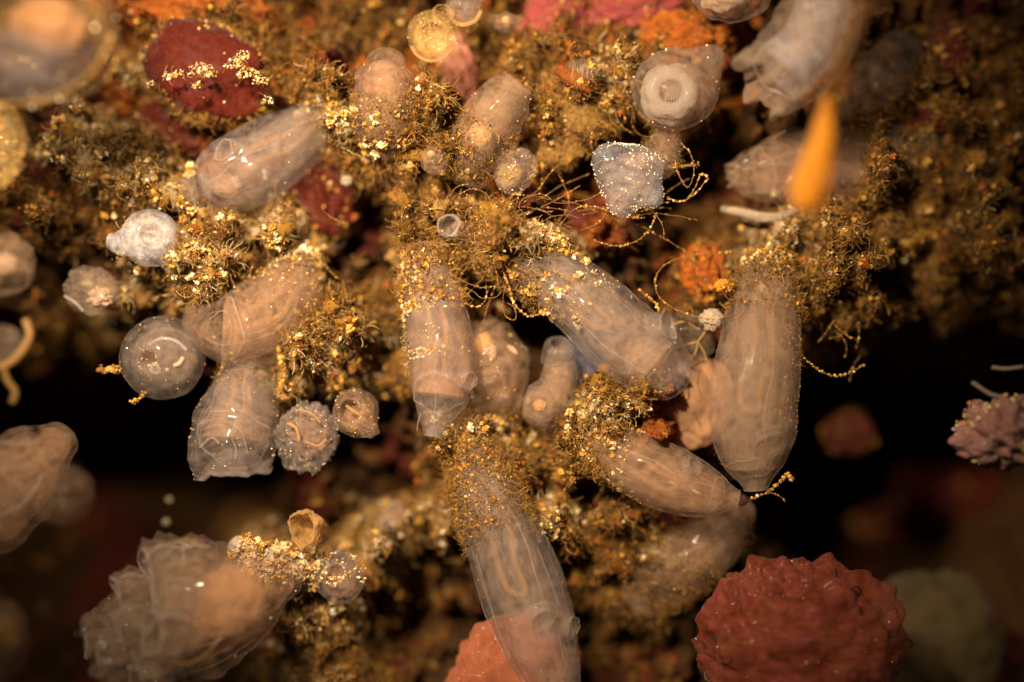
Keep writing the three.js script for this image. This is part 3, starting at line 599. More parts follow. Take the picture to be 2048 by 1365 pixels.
squirt('longest squirt, reaching from centre to the bottom edge, golden fuzz on its upper half',
  [[920, 850, -90, 34], [942, 900, -66, 52], [962, 955, -44, 66], [990, 1030, -20, 74], [1020, 1110, 0, 82], [1050, 1190, 14, 86], [1078, 1270, 26, 80], [1100, 1340, 34, 64], [1116, 1400, 38, 50]],
  { mat: M.mauve, body: { end: 'round', wob: 0.035, along: 80, seg: 56, vTimes: 2.4, disp: (a, v) => 1 + 0.03 * Math.cos(a * 7 + 1) * smooth(v, 0.45, 0.7) },
    mantle: { t0: 0.2, t1: 0.95, k: 0.72, mat: M.mantle, end: 'round' },
    siphons: [{ t: 0.7, a: -0.25, r: 25, len: 16, tilt: 0.9, rim: 2.2, mat: M.clear }, { t: 0.76, a: -1.0, r: 24, len: 10, tilt: 0.6, rim: 1.8 }],
    tubes: [{ name: 'muscle_band', p: [[952, 1110, 62], [972, 1180, 78], [996, 1260, 84], [1020, 1320, 84]], r: 1.6 }, { name: 'muscle_band', p: [[1076, 1100, 62], [1100, 1160, 74], [1118, 1210, 74]], r: 1.3 }],
    coat: [{ n: 4200, kind: 'hair', s: [6, 17], t0: 0, t1: 0.46, power: 1.2, mix: 'fuzz' }, { n: 4160, kind: 'flock', s: [1.2, 5], t0: 0, t1: 0.42, power: 1.3, mix: 'neck', patch: -0.25 }, { n: 3639, kind: 'hair', s: [8, 24], t0: 0, t1: 0.42, power: 1.3, mix: 'fuzz' }, { n: 420, kind: 'clump', s: [1, 4], t0: 0, t1: 0.38, mix: 'fleck' }, { n: 420, kind: 'clump', s: [3, 8], t0: 0, t1: 0.14, mix: 'cream' }, FLECKS(420, [0.7, 2.2], 0.3, 0.95)] });

// ---- behind and between
squirt('cloudy lumpy squirt tucked behind the central pointed one',
  [[950, 640, -150, 30], [968, 690, -120, 62], [990, 750, -104, 70], [1000, 800, -96, 44]],
  { mat: M.milky, body: { wob: 0.14 }, guts: [{ c: [968, 690, -70], r: [20, 26, 16], mat: M.gut }, { c: [985, 705, -52], r: [9, 16, 8], mat: M.gutPale }, { c: [1025, 700, -60], r: [14, 6, 6], mat: M.gutPale, turn: [0, 0, -0.7] }],
    mantle: { t0: 0.1, t1: 0.9, k: 0.7, mat: M.mantlePink }, coat: [{ n: 300, s: [1, 5], mix: 'cream', patch: 0.1 }] });
{
  const pts = [[1118, 710, -60, 26], [1120, 735, -56, 34], [1114, 770, -50, 38], [1098, 800, -36, 46], [1082, 822, -18, 40]];
  const { t } = squirt('pale forked squirt at centre with a round orange-centred mouth', pts, { mat: M.fog, body: { wob: 0.06, end: 'round' }, mantle: { t0: 0.3, t1: 0.98, k: 0.7, mat: M.mantlePink, end: 'cup' }, organs: false });
  part('upper_siphon', turnedBody([1118, 705, -54], 33, [0.15, 0.75, 0.6], [[1, -0.7], [1, -0.2], [0.98, 0.3], [0.84, 0.62], [0.6, 0.66], [0.5, 0.4], [0.4, -0.2]]), M.mauve, t);
  const m = part('mouth', turnedBody([1080, 812, 2], 34, [-0.1, -0.15, 1], [[1.05, -0.6], [1, 0], [0.86, 0.3], [0.62, 0.36], [0.46, 0.2], [0.36, -0.3], [0.05, -0.5]]), M.fog, t);
  part('mouth_core', lump([1080, 810, 0], [13, 14, 8], { wob: 0.15 }), M.gut, m);
}
{
  const g = lump([1185, 712, -170], [66, 76, 60], { wob: 0.05 }), t = thing('sea_squirt', 'smooth dusky blue squirt in the gap below the slanting squirt', 'sea squirt', P(1185, 712, -170), SQ);
  part('tunic', g, jelly([0.16, 0.15, 0.19], 0.7), t); part('spot', lump([1215, 740, -112], [20, 12, 8], { wob: 0.2 }), M.orangeFlesh, t);
  part('flank', lump([1220, 720, -150], [30, 44, 34], { wob: 0.1 }), M.peach, t);
}
{
  const t = thing('sea_squirt', 'large smooth peach squirt behind the tall cloudy one, twined with fine threads', 'sea squirt', P(1380, 800, -120), SQ), g = lump([1378, 798, -120], [92, 92, 60], { wob: 0.08, lobes: [[0.1, -1, 0.3, 0.12, 0.5]] });
  part('tunic', g, M.peach, t);
  for (const p of [[[1340, 770, -60], [1350, 800, -56], [1382, 818, -56], [1400, 850, -60]], [[1352, 735, -62], [1346, 762, -58], [1375, 800, -54], [1372, 770, -54], [1356, 768, -56]], [[1400, 740, -70], [1396, 770, -60], [1404, 800, -60]]]) part('thread', tube(p, 0.9, { n: 40 }), M.thread, t);
  dust(t, g, { n: 260, s: [1, 3.4], mix: 'brown', patch: 0.3, jit: 0.3 });
}
{
  const t = thing('sea_squirt', 'small glassy squirt with pale pink struts between the slanting and tall squirts', 'sea squirt', P(1376, 680, -90), SQ);
  part('tunic', lump([1376, 676, -90], [56, 52, 44], { wob: 0.08 }), M.glassy, t);
  for (const p of [[[1340, 700, -56], [1372, 690, -44], [1396, 684, -42]], [[1396, 684, -42], [1410, 664, -46], [1414, 650, -52]], [[1396, 684, -42], [1392, 704, -46], [1380, 722, -52]], [[1396, 684, -42], [1408, 704, -48], [1414, 722, -54]], [[1346, 650, -56], [1370, 644, -50], [1400, 660, -48]]]) part('strut', tube(p, 2.4), M.rimGold, t);
}
squirt('dim brown fuzzy squirt behind the red knobbly one, below the spindle-shaped squirt',
  [[1290, 1190, -160, 50], [1330, 1150, -150, 66], [1390, 1105, -140, 68], [1440, 1060, -140, 58], [1480, 1020, -150, 34]],
  { mat: M.milky, body: { wob: 0.05 }, mantle: { t0: 0.4, t1: 0.95, k: 0.8, mat: M.mantle }, coat: [{ n: 1500, kind: 'hair', s: [8, 22], t0: 0, t1: 0.55, mix: 'fuzz' }, { n: 500, s: [1, 4], t0: 0, t1: 0.6, mix: 'gold' }, { n: 160, kind: 'hair', s: [8, 18], t0: 0.8, t1: 1, mix: 'fuzz' }] });

// ---- left side
squirt('bean-shaped pinkish squirt at left under the brightest debris heap',
  [[604, 512, -120, 36], [590, 560, -90, 58], [552, 616, -64, 76], [496, 652, -50, 80], [440, 656, -46, 66], [398, 640, -50, 40]],
  { mat: M.milky, body: { wob: 0.05, along: 60, vTimes: 2 }, mantle: { t0: 0.2, t1: 0.72, k: 0.82, mat: M.mantlePink, end: 'cup', depth: 0.6, rim: 2.2 },
    tubes: [{ name: 'muscle_band', p: [[418, 640, 14], [446, 622, 26], [462, 650, 30], [458, 690, 22]], r: 2.2 }, { name: 'muscle_band', p: [[470, 668, 32], [520, 664, 30], [560, 640, 18]], r: 1.3 }],
    coat: [{ n: 900, kind: 'hair', s: [6, 16], t0: 0, t1: 0.4, power: 1.2, mix: 'fuzz' }, { n: 900, s: [0.8, 4.6], t0: 0, t1: 0.34, power: 1.2, mix: 'cream' }, { n: 220, kind: 'clump', s: [4, 10], t0: 0, t1: 0.14, mix: 'cream' }, FLECKS(420, [1, 3], 0.1, 0.7)] });
{
  const t = thing('sea_squirt', 'round pearly squirt facing us beside the bean-shaped one, dark mouth patch', 'sea squirt', P(325, 716, -20), SQ);
  const g = turnedBody([325, 716, -20], 84, [-0.1, -0.05, 1], [...SPHERE, [0.62, 0.78], [0.34, 0.93], [0.2, 0.9], [0.12, 0.6], [0.05, 0.2]], { wob: 0.03 });
  part('tunic', g, M.mauve, t);
  part('mantle', lump([330, 712, -36], [62, 58, 50], { wob: 0.12 }), M.mantle, t);
  part('siphon_rim', ringAt(P(310, 738, 52), new V3(-0.2, -0.2, 1), 9 * S, 3), M.rim, t);
  part('inner_fold', tube([[296, 690, 46], [322, 678, 54], [350, 682, 50], [372, 700, 40]], 4), M.lilac, t);
  part('inner_fold', tube([[366, 716, 42], [358, 728, 48], [348, 732, 48]], 5), M.gutPale, t);
  dust(t, g, { n: 70, s: [1, 2.6], mix: 'fleck', shiny: true, jit: 0, name: 'flecks' });
}
squirt('wide-mouthed dusky squirt at left, flaring downward with a ragged lower edge',
  [[494, 716, -100, 44], [492, 760, -76, 58], [482, 810, -52, 74], [470, 862, -34, 86], [466, 908, -26, 84], [468, 944, -24, 66]],
  { mat: M.mauve, body: { wob: 0.05, along: 60, end: 'cup', depth: 0.7, vTimes: 2, rag: 0.12, teeth: 3, disp: (a, v) => 1 + smooth(v, 0.75, 1) * (0.12 * Math.cos(a * 4 + 0.6) + 0.05 * Math.cos(a * 9)) },
    mantle: { t0: 0.25, t1: 0.66, k: 0.8, mat: M.mantle, end: 'cup', rim: 1.6, rimTilt: 1.3 },
    tubes: [{ name: 'muscle_band', p: [[395, 850, 50], [440, 838, 66], [480, 862, 70], [496, 910, 62]], r: 1.8 }, { name: 'lip_fold', p: [[400, 895, 50], [424, 876, 62], [438, 888, 66]], r: 4 }],
    coat: [{ n: 500, kind: 'hair', s: [6, 16], t0: 0, t1: 0.3, mix: 'fuzz' }, { n: 420, s: [1, 5], t0: 0, t1: 0.3, mix: 'cream', patch: 0 }, FLECKS(520, [1.2, 4], 0.1, 1)] });
{
  const t = thing('sea_squirt', 'small crinkled tan squirt between the ragged one and the tiny gold-lipped one', 'sea squirt', P(615, 870, -40), SQ);
  const g = lump([615, 872, -40], [60, 62, 52], { wob: 0.16, freq: 2.4, fine: 0.05, lobes: [[-0.6, -0.9, 0.2, 0.18, 0.4], [0.3, -1, 0.3, 0.14, 0.35]] });
  part('tunic', g, M.mauve, t);
  for (const [p, r] of [[[[574, 846, 14], [592, 858, 26], [598, 880, 30]], 6], [[[612, 884, 30], [636, 892, 26], [652, 880, 14]], 5], [[[590, 820, 8], [620, 826, 22], [640, 846, 18]], 4]]) part('inner_fold', tube(p, r * 0.55), M.rimGold, t);
  part('mantle', lump([618, 866, -40], [40, 40, 36], { wob: 0.2 }), M.mantlePink, t);
  dust(t, g, { n: 110, s: [1, 3.4], mix: 'fleck', shiny: true, jit: 0, name: 'flecks' });
}
{
  const t = thing('sea_squirt', 'tiny round squirt with a gold-lipped mouth, under the dark hollow left of centre', 'sea squirt', P(712, 826, -10), SQ);
  const g = turnedBody([712, 826, -10], 46, [-0.25, 0.1, 1], [...SPHERE, [0.74, 0.7], [0.55, 0.8], [0.44, 0.72], [0.4, 0.3], [0.2, -0.1]], { wob: 0.05, scale: [1, 1.05, 1.08] });
  part('tunic', g, M.milky, t);
  part('gold_lip', tube([[692, 812, 30], [706, 822, 36], [722, 832, 34]], 3), M.rimGold, t);
  part('mantle', lump([716, 838, -20], [32, 28, 26], { wob: 0.1 }), M.mantlePink, t);
  part('bud', lump([738, 860, 0], [20, 16, 16], { wob: 0.15 }), M.milky, t);
  dust(t, g, { n: 60, s: [1, 3], mix: 'fleck', shiny: true, jit: 0, name: 'flecks' });
}
squirt('lilac-tinted clear squirt at upper left with fine pale ribs, beneath the red oval',
  [[672, 232, -150, 36], [630, 254, -120, 52], [570, 290, -90, 68], [500, 332, -70, 76], [440, 366, -66, 66], [386, 392, -70, 40]],
  { mat: M.mauve, body: { wob: 0.05, along: 60, vTimes: 2, disp: (a, v) => 1 + 0.035 * Math.cos(a * 8 + v * 5) }, mantle: { t0: 0.25, t1: 0.85, k: 0.74, mat: M.mantle, end: 'round' },
    guts: [{ name: 'stomach', c: [452, 372, -20], r: [26, 24, 20], mat: M.organ }],
    siphons: [{ t: 0.68, a: 0.6, r: 24, len: 6, tilt: 0.4, rim: 2.6 }],
    tubes: [0, 1, 2, 3, 4, 5, 6, 7].map((i) => { const x = 470 + i * 20 + rr(-6, 6), y = 318 - i * 12 + rr(-8, 8), l = rr(10, 26); return { name: 'rib', p: [[x - 6, y - l, -4 - i * 6], [x + rr(0, 8), y, 8 - i * 7], [x + rr(14, 24), y + l * 0.8, -6 - i * 8]], r: rr(0.7, 1.3) }; }),
    coat: [{ n: 420, kind: 'hair', s: [8, 20], t0: 0, t1: 0.2, mix: 'fuzz' }, { n: 400, s: [1, 5], t0: 0, t1: 0.25, mix: 'cream' }, { n: 160, kind: 'clump', s: [4, 11], t0: 0, t1: 0.12, mix: 'cream' }, FLECKS(240, [1, 3.2], 0.05, 0.6)] });
{
  const t = thing('sea_squirt', 'bright pearly white bulb with a short lilac tail, on the debris at left', 'sea squirt', P(300, 478, 20), SQ);
  part('tunic', turnedBody([300, 476, 20], 58, [0.35, 0.05, 1], [...SPHERE, [0.66, 0.74], [0.46, 0.84], [0.36, 0.74], [0.3, 0.4], [0.05, 0.1]], { wob: 0.04 }), M.lilac, t);
  part('mantle', lump([312, 478, 20], [36, 34, 34], { wob: 0.1 }), M.lilac, t);
  part('tail', sweep([[270, 480, 10, 30], [240, 486, 6, 26], [220, 482, 4, 16]], { end: 'cup' }).geo, M.lilac, t);
}
{
  const t = thing('sea_squirt', 'silvery half-buried bulb in the brown turf near the left edge', 'sea squirt', P(180, 580, -60), SQ);
  part('tunic', lump([182, 582, -60], [52, 46, 40], { wob: 0.14 }), M.clear, t);
  part('mantle', lump([200, 596, -50], [24, 20, 20], { wob: 0.2 }), M.gutPale, t);
  part('lip', tube([[128, 592, -10], [150, 606, -2], [166, 622, -6]], 4), M.rim, t);
}
// ---- top left corner
{
  const c = [86, 60, 300], t = thing('sea_squirt', 'large glassy squirt filling the top left corner, pale orange stomach inside', 'sea squirt', P(...c), SQ);
  const g = lump(c, [150, 148, 110], { wob: 0.06 });
  part('tunic', g, jelly([0.34, 0.19, 0.07], 0.42, { coat: 0.04, sheen: 0.4, alpha: thickTex }), t);
  part('inner_sac', lump([70, 120, 350], [112, 74, 70], { wob: 0.1, turn: [0, 0, 0.25] }), jelly([0.17, 0.15, 0.17], 0.45, { alpha: thickTex }), t);
  part('stomach', lump([100, 50, 380], [72, 52, 44], { wob: 0.14, turn: [0, 0, -0.3] }), jelly([0.44, 0.21, 0.085], 0.5, { coat: 0 }), t);
  part('lower_rim', tube([[-20, 205, 360], [60, 205, 372], [130, 182, 376], [190, 135, 370], [225, 70, 360]], 2.4, { n: 60 }), M.ochre, t);
  dust(t, g, { n: 90, s: [2, 5], mix: 'fleck', shiny: true, jit: 0, name: 'flecks' });
}
{
  const g = lump([412, 142, -95], [130, 96, 60], { wob: 0.10, freq: 1.1, fine: 0.012, turn: [0, 0, -0.42] }), t = thing('red_blob', 'smooth dark red oval blob dotted with pale debris at upper left', 'red algae', P(412, 142, -30));
  part('blade', g, M.redSkin, t);
  for (const [x, y, z, r] of [[336, 152, 24, 10], [356, 146, 28, 8], [396, 138, 32, 22], [420, 146, 32, 14], [394, 170, 30, 9], [470, 128, 28, 20], [496, 146, 22, 22], [520, 160, 10, 16], [486, 110, 22, 12], [536, 200, 0, 10], [300, 168, 10, 8]]) {
    const p = sweep([[x - r, y + r * 0.3, z, 2], [x, y - 2, z + 3, r * 0.35], [x + r, y + r * 0.2, z, 2]], {});
    coat(t, p, [{ n: r, kind: 'clump', s: [2, 6], mix: 'fleck', lift: 3 }, { n: r * 2, s: [1, 4], mix: 'fleck', lift: 5 }, { n: r, kind: 'hair', s: [6, 20], mix: 'cream' }]);
  }
  dust(t, g, { n: 200, s: [1, 4], mix: 'fleck', jit: 0.3, patch: 0.1 });
  dust(t, g, { n: 2600, kind: 'hair', s: [10, 34], mix: 'fuzz', where: (v, n) => n.z < 0.3 }); dust(t, g, { n: 700, kind: 'clump', s: [3, 9], mix: 'gold', where: (v, n) => n.z < 0.25 });
}
{
  const t = thing('sponge_lobe', 'amber translucent lobe at the left edge under the corner squirt', 'sponge', P(-10, 290, 180)), g = lump([-10, 290, 180], [58, 84, 40], { wob: 0.16, freq: 2.4 });
  part('lobe', g, M.gold, t); dust(t, g, { n: 120, s: [2, 6], mix: 'gold', jit: 1 });
}
{
  const t = thing('sea_squirt', 'tan dome with a bright spot on the left edge at mid height', 'sea squirt', P(10, 530, 200), SQ);
  part('tunic', lump([6, 530, 200], [62, 62, 50], { wob: 0.08 }), M.milky, t); part('stomach', lump([8, 530, 216], [28, 22, 26], { wob: 0.1 }), M.gutPale, t);
}
{
  const t = thing('hooked_tube', 'golden hooked tube ring hanging at the left edge above black water', 'worm tube', P(10, 720, 240));
  part('outer_curl', tube([[-30, 735, 240], [10, 730, 250], [40, 705, 250], [58, 670, 245], [50, 640, 240]], 7, { n: 50 }), M.rimGold, t);
  part('membrane', lump([6, 690, 235], [42, 40, 14], { wob: 0.12 }), M.glassy, t);
  part('lower_hook', tube([[6, 735, 246], [14, 760, 246], [30, 785, 246], [24, 806, 246]], 6, { n: 40 }), M.ochre, t);
}
{
  const pts = [[120, 880, 60, 40], [70, 920, 90, 78], [20, 970, 110, 96], [-30, 1030, 120, 90]];
  const { t } = squirt('big tan squirt on the left edge streaked with white ribs', pts, { mat: M.milky, body: { wob: 0.06 }, mantle: { k: 0.8, t0: 0.05, t1: 1, mat: M.mantlePink } });
  for (const p of [[[-10, 884, 178], [40, 888, 180], [80, 880, 160]], [[-10, 946, 205], [40, 934, 204], [78, 918, 176]], [[-10, 1034, 200], [34, 1016, 204], [66, 984, 184], [84, 952, 160]]]) part('rib', tube(p, 2.6), M.strand, t);
}
{
  const t = thing('sea_squirt', 'dim beige blurred blob in the dark beside the ribbed left edge squirt', 'sea squirt', P(124, 990, -250), SQ);
  part('tunic', lump([124, 990, -250], [62, 60, 44], { wob: 0.06 }), M.milky, t);
}
{
  const t = thing('sea_squirt', 'blurred yellow-tan squirt in the lower left corner', 'sea squirt', P(-10, 1280, 330), SQ);
  part('tunic', lump([-16, 1285, 330], [66, 86, 60], { wob: 0.06 }), M.milky, t); part('stomach', lump([0, 1270, 350], [34, 40, 30], { wob: 0.1 }), M.ochre, t); part('spot', lump([26, 1282, 382], [10, 9, 6], {}), M.rimGold, t);
}
// ---- bottom left: the big lobed clear one
{
  const pts = [[570, 1150, 10, 44], [524, 1170, 40, 76], [466, 1196, 66, 112], [396, 1222, 84, 130], [326, 1252, 92, 122], [264, 1284, 92, 104], [220, 1308, 90, 82]];
  const { t, sw } = squirt('large clear lobed squirt at lower left, frilled end and peach stomach', pts,
    { mat: M.glassy, body: { wob: 0.1, along: 90, seg: 72, end: 'cup', depth: 1.0, rag: 0.25, teeth: 4, disp: (a, v) => 1 + smooth(v, 0.45, 1) * (0.13 * Math.cos(a * 5 + 1 + v * 2) + 0.07 * Math.cos(a * 11 + v * 9)) },
      mantle: { t0: 0.05, t1: 0.55, k: 0.78, mat: M.mantlePink, end: 'round', endLen: 0.4 }, coat: [FLECKS(160, [1.5, 4.5])] });
  part('stomach', lump([452, 1205, 110], [84, 66, 50], { wob: 0.08, turn: [0, 0, 0.5] }), jelly([0.70, 0.36, 0.17], 0.34, { coat: 0 }), t);
  part('stomach', lump([462, 1240, 130], [34, 30, 22], { wob: 0.1 }), M.organ, t);
  for (const [x, y, z, r, q] of [[330, 1120, 120, 66, 0.8], [262, 1172, 120, 52, 0.7], [352, 1186, 160, 70, 0.75], [262, 1240, 150, 62, 0.8], [340, 1262, 180, 74, 0.7], [232, 1306, 130, 58, 0.7], [310, 1336, 150, 70, 0.7], [390, 1116, 110, 60, 0.7], [196, 1290, 110, 40, 0.8]]) {
    const ax = new V3(-0.85 + rr(-0.3, 0.3), -0.2 + rr(-0.35, 0.35), 0.45 + rr(-0.2, 0.3)).normalize();
    const b = part('lobe', turnedBody([x, y, z], r * 0.72, ax.toArray(), [[0.05, -1.1], [0.6, -0.9], [1, -0.2], [0.98, 0.35], [0.84, 0.75], [0.74, 0.82], [0.68, 0.7], [0.74, 0.2], [0.66, -0.4], [0.05, -0.8]], { wob: 0.16, seg: 40, disp: (q2) => 1 + 0.09 * Math.cos(q2 * 3 + x) + 0.05 * Math.cos(q2 * 8 + y) }), M.glassy, t);
    part('lobe_rim', ringAt(P(x, y, z).addScaledVector(ax, RS(r * 0.72 * 0.8, z)), ax, RS(r * 0.72 * 0.79, z), 1.5, { wob: 0.14 }), M.rim, b);
    part('fold', tube([[x - r * 0.7, y + r * 0.1, z + r * 0.55], [x - r * 0.2, y - r * 0.4, z + r * 0.75], [x + r * 0.5, y - r * 0.35, z + r * 0.6]], rr(1, 1.8)), M.rim, b);
  }
  for (const p of [[[336, 1086, 190], [382, 1082, 196], [424, 1116, 176]], [[330, 1130, 205], [372, 1132, 215], [402, 1142, 205]], [[330, 1324, 205], [380, 1326, 205], [420, 1302, 196], [446, 1262, 180]]]) part('gold_fold', tube(p, 1.3), M.rimGold, t);
}
{
  const t = thing('debris_stalk', 'crumbly cream debris stalk holding the large lobed squirt', 'debris', P(560, 1130, -40)), sw = sweep([[470, 1090, 0, 18], [520, 1120, -20, 30], [580, 1130, -40, 32], [640, 1140, -60, 28]], { wob: 0.2 });
  part('stalk', sw.geo, M.cream, t);
  coat(t, sw, [{ n: 700, kind: 'clump', s: [4, 12], mix: 'cream', lift: 8 }, { n: 900, s: [1, 5], mix: 'cream', lift: 8 }, { n: 400, kind: 'hair', s: [8, 24], mix: 'fuzz' }]);
}
{
  const t = thing('sea_squirt', 'small orange ring-mouthed squirt above the cream debris stalk', 'sea squirt', P(612, 1056, 20), SQ);
  part('tunic', turnedBody([612, 1058, 10], 38, [-0.3, 0.15, 0.95], [[0.5, -1.6], [0.8, -0.7], [1, 0], [0.94, 0.4], [0.84, 0.5], [0.76, 0.4], [0.72, -0.2], [0.6, -0.9], [0.02, -1.4]], { wob: 0.14, scale: [0.85, 1, 1.05], disp: (a) => 1 + 0.08 * Math.cos(a * 3 + 1) + 0.05 * Math.cos(a * 7) }), M.rimGold, t);
}
{
  const t = thing('sea_squirt', 'small squirt with white-flecked cap on the cream debris right of the stalk', 'sea squirt', P(680, 1155, -10), SQ), g = turnedBody([680, 1156, -10], 50, [-0.1, 0.3, 1], [...SPHERE, [0.6, 0.78], [0.4, 0.85], [0.3, 0.6], [0.05, 0.2]], { wob: 0.07 });
  part('tunic', g, M.mauve, t); part('mantle', lump([682, 1164, -14], [34, 32, 30], { wob: 0.1 }), M.mantlePink, t);
  dust(t, g, { n: 240, s: [1.2, 4.6], mix: 'fleck', shiny: true, jit: 0, where: (v, n) => n.y > 0, name: 'flecks' });
}
{
  const t = thing('sea_squirt', 'tiny grey translucent bud in the dark left of the golden-fuzz squirt', 'sea squirt', P(780, 1030, -90), SQ);
  part('tunic', sweep([[770, 1070, -110, 16], [778, 1040, -92, 24], [790, 1016, -84, 20]], {}).geo, M.clear, t);
}
// ---- bottom: knobbly squirts
function knobs(label, c, r, mat, seed, n, size, o = {}) {
  const rn = mulberry(seed), lobes = [];
  for (let i = 0; i < n; i++) { const y = 1 - (i + 0.5) / n * 1.7, a = i * 2.4 + rn() * 0.7, k = Math.sqrt(Math.max(0, 1 - y * y)); lobes.push([k * Math.cos(a), y, k * Math.sin(a), size * (0.6 + 0.8 * rn()), 0.13 + 0.07 * rn()]); }
  const g = lump(c, r, { seg: 110, rows: 80, wob: 0.11, freq: 1.7, lobes, fine: 0.02 }), t = thing('sea_squirt', label, 'sea squirt', P(...c), 'knobbly red sea squirts');
  part('tunic', g, mat, t);
  const at = P(...c), k = RS(1, c[2]);
  for (const [x, y, z, h] of lobes) {
    if (z < 0.3) continue;
    const d = new V3(x, y, z).normalize(), p = new V3(d.x * r[0], d.y * r[1], d.z * r[2]).multiplyScalar(k * (1 + h * 0.8)).add(at);
    const w = 0.09 * r[0] * k;
    part('papilla', ringAt(p, d, w * 0.7, 2.2, { wob: 0.2 }), mat, t);
  }
  dust(t, g, { n: o.flecks ?? 140, s: [0.8, 2.2], mix: 'fleck', shiny: true, jit: 0, where: (v, nn) => nn.z > -0.2, name: 'flecks' });
  return t;
}
knobs('salmon pink knobbly squirt behind the longest one at the bottom edge', [1020, 1385, -60], [124, 140, 80], M.knobPink, 5, 15, 0.2);
knobs('big rust red knobbly squirt at lower right', [1600, 1300, 20], [196, 172, 120], M.knobRed, 8, 26, 0.14, { flecks: 150 });
{
  const t = thing('sea_squirt', 'dim olive grey lobed squirt behind the rust red knobbly one', 'sea squirt', P(1860, 1260, -60), SQ);
  part('tunic', lump([1866, 1280, -320], [140, 130, 80], { wob: 0.1, freq: 2, lobes: [[-0.4, 0.9, 0.2, 0.14, 0.3], [0.4, 0.9, 0.2, 0.12, 0.3]] }), jelly([0.16, 0.115, 0.05], 0.45, { coat: 0, sheen: 0.05 }), t);
}
// ---- top centre
{
  const t = thing('sea_squirt', 'golden glass-like bubble squirt with black openings at the top', 'sea squirt', P(866, 72, 60), SQ);
  const g = turnedBody([866, 74, 60], 52, [0.1, -0.25, 1], [...SPHERE, [0.72, 0.7], [0.56, 0.78], [0.48, 0.66], [0.4, 0.2], [0.05, -0.2]], { wob: 0.04 });
  part('tunic', g, M.gold, t);
  part('inner_basket', lump([864, 82, 56], [32, 28, 22], { wob: 0.1 }), M.gold, t);
  const s = part('upper_siphon', turnedBody([886, 30, 66], 23, [0.2, 0.25, 1], [[0.9, -0.8], [1, 0], [0.9, 0.3], [0.76, 0.32], [0.7, 0], [0.55, -0.6]], { wob: 0.05 }), M.gold, t);
  part('painted_rim_glow', tube([[822, 92, 80], [836, 112, 84], [860, 122, 86], [886, 116, 84], [906, 96, 80]], 2.6, { n: 40 }), M.rimGold, t);  // gold tube paints the light refracted into the lower edge
  dust(t, g, { n: 160, s: [0.8, 2], mix: 'fleck', shiny: true, jit: 0, name: 'flecks' });
}
{
  const t = thing('sea_squirt', 'half-hidden clear bulb with a yellow lower rim, right of the golden bubble', 'sea squirt', P(930, 15, 0), SQ);
  part('tunic', lump([928, 10, 0], [38, 42, 36], { wob: 0.06 }), M.clear, t); part('rim', tube([[906, 42, 26], [926, 50, 32], [950, 42, 26], [962, 24, 16]], 5), M.rimGold, t);
}
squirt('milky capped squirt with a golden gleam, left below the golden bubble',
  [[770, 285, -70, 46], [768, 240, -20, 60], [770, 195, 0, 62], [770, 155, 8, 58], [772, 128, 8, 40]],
  { mat: M.milky, body: { wob: 0.08 }, mantle: { t0: 0.2, t1: 0.9, k: 0.7, mat: M.mantlePink }, guts: [{ name: 'stomach', c: [772, 176, 20], r: [22, 26, 18] }],  // the gut lump stands in for a golden highlight, painted as colour
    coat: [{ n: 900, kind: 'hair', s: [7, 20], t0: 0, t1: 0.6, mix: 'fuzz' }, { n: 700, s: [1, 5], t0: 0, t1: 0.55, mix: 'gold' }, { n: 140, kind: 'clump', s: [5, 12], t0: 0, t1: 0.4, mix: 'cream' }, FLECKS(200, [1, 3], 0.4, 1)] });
squirt('milky slender squirt leaning right with a warm orange core, top centre',
  [[944, 340, -70, 46], [962, 290, -30, 62], [984, 240, -8, 60], [1010, 200, 4, 54], [1034, 168, 8, 38]],
  { mat: M.milky, body: { wob: 0.06, end: 'cup' }, mantle: { t0: 0.1, t1: 0.7, k: 0.75, mat: M.mantle }, guts: [{ name: 'stomach', c: [962, 268, 10], r: [26, 24, 18], mat: M.gut }],
    coat: [{ n: 800, kind: 'hair', s: [7, 22], t0: 0, t1: 0.5, mix: 'fuzz' }, { n: 500, s: [1, 4.4], t0: 0, t1: 0.5, mix: 'gold' }, FLECKS(150, [1, 4], 0.1, 1)] });
{
  const t = thing('sea_squirt', 'clear double-lobed bud below the slender milky squirt', 'sea squirt', P(1030, 340, -20), SQ), g = lump([1028, 342, -20], [40, 42, 36], { wob: 0.06, lobes: [[0.5, 0.6, 0.5, 0.35, 0.5], [0, -0.8, 0.5, 0.3, 0.5], [0.9, 0.1, 0.2, 0.2, 0.4], [-0.6, -0.6, 0.5, 0.25, 0.4]] });
  part('tunic', g, M.clear, t); part('mantle', lump([1020, 350, -24], [24, 26, 20], { wob: 0.2 }), M.ochre, t);
  dust(t, g, { n: 70, s: [1, 4.5], mix: 'fleck', shiny: true, jit: 0, name: 'flecks' });
}
{
  const t = thing('sea_squirt', 'tiny pale orb on the golden turf at top centre', 'sea squirt', P(869, 322, 10), SQ);
  part('tunic', lump([869, 322, 10], [28, 28, 26], { wob: 0.05 }), M.milky, t); part('stomach', lump([862, 308, 26], [8, 7, 6], {}), M.gut, t);
}
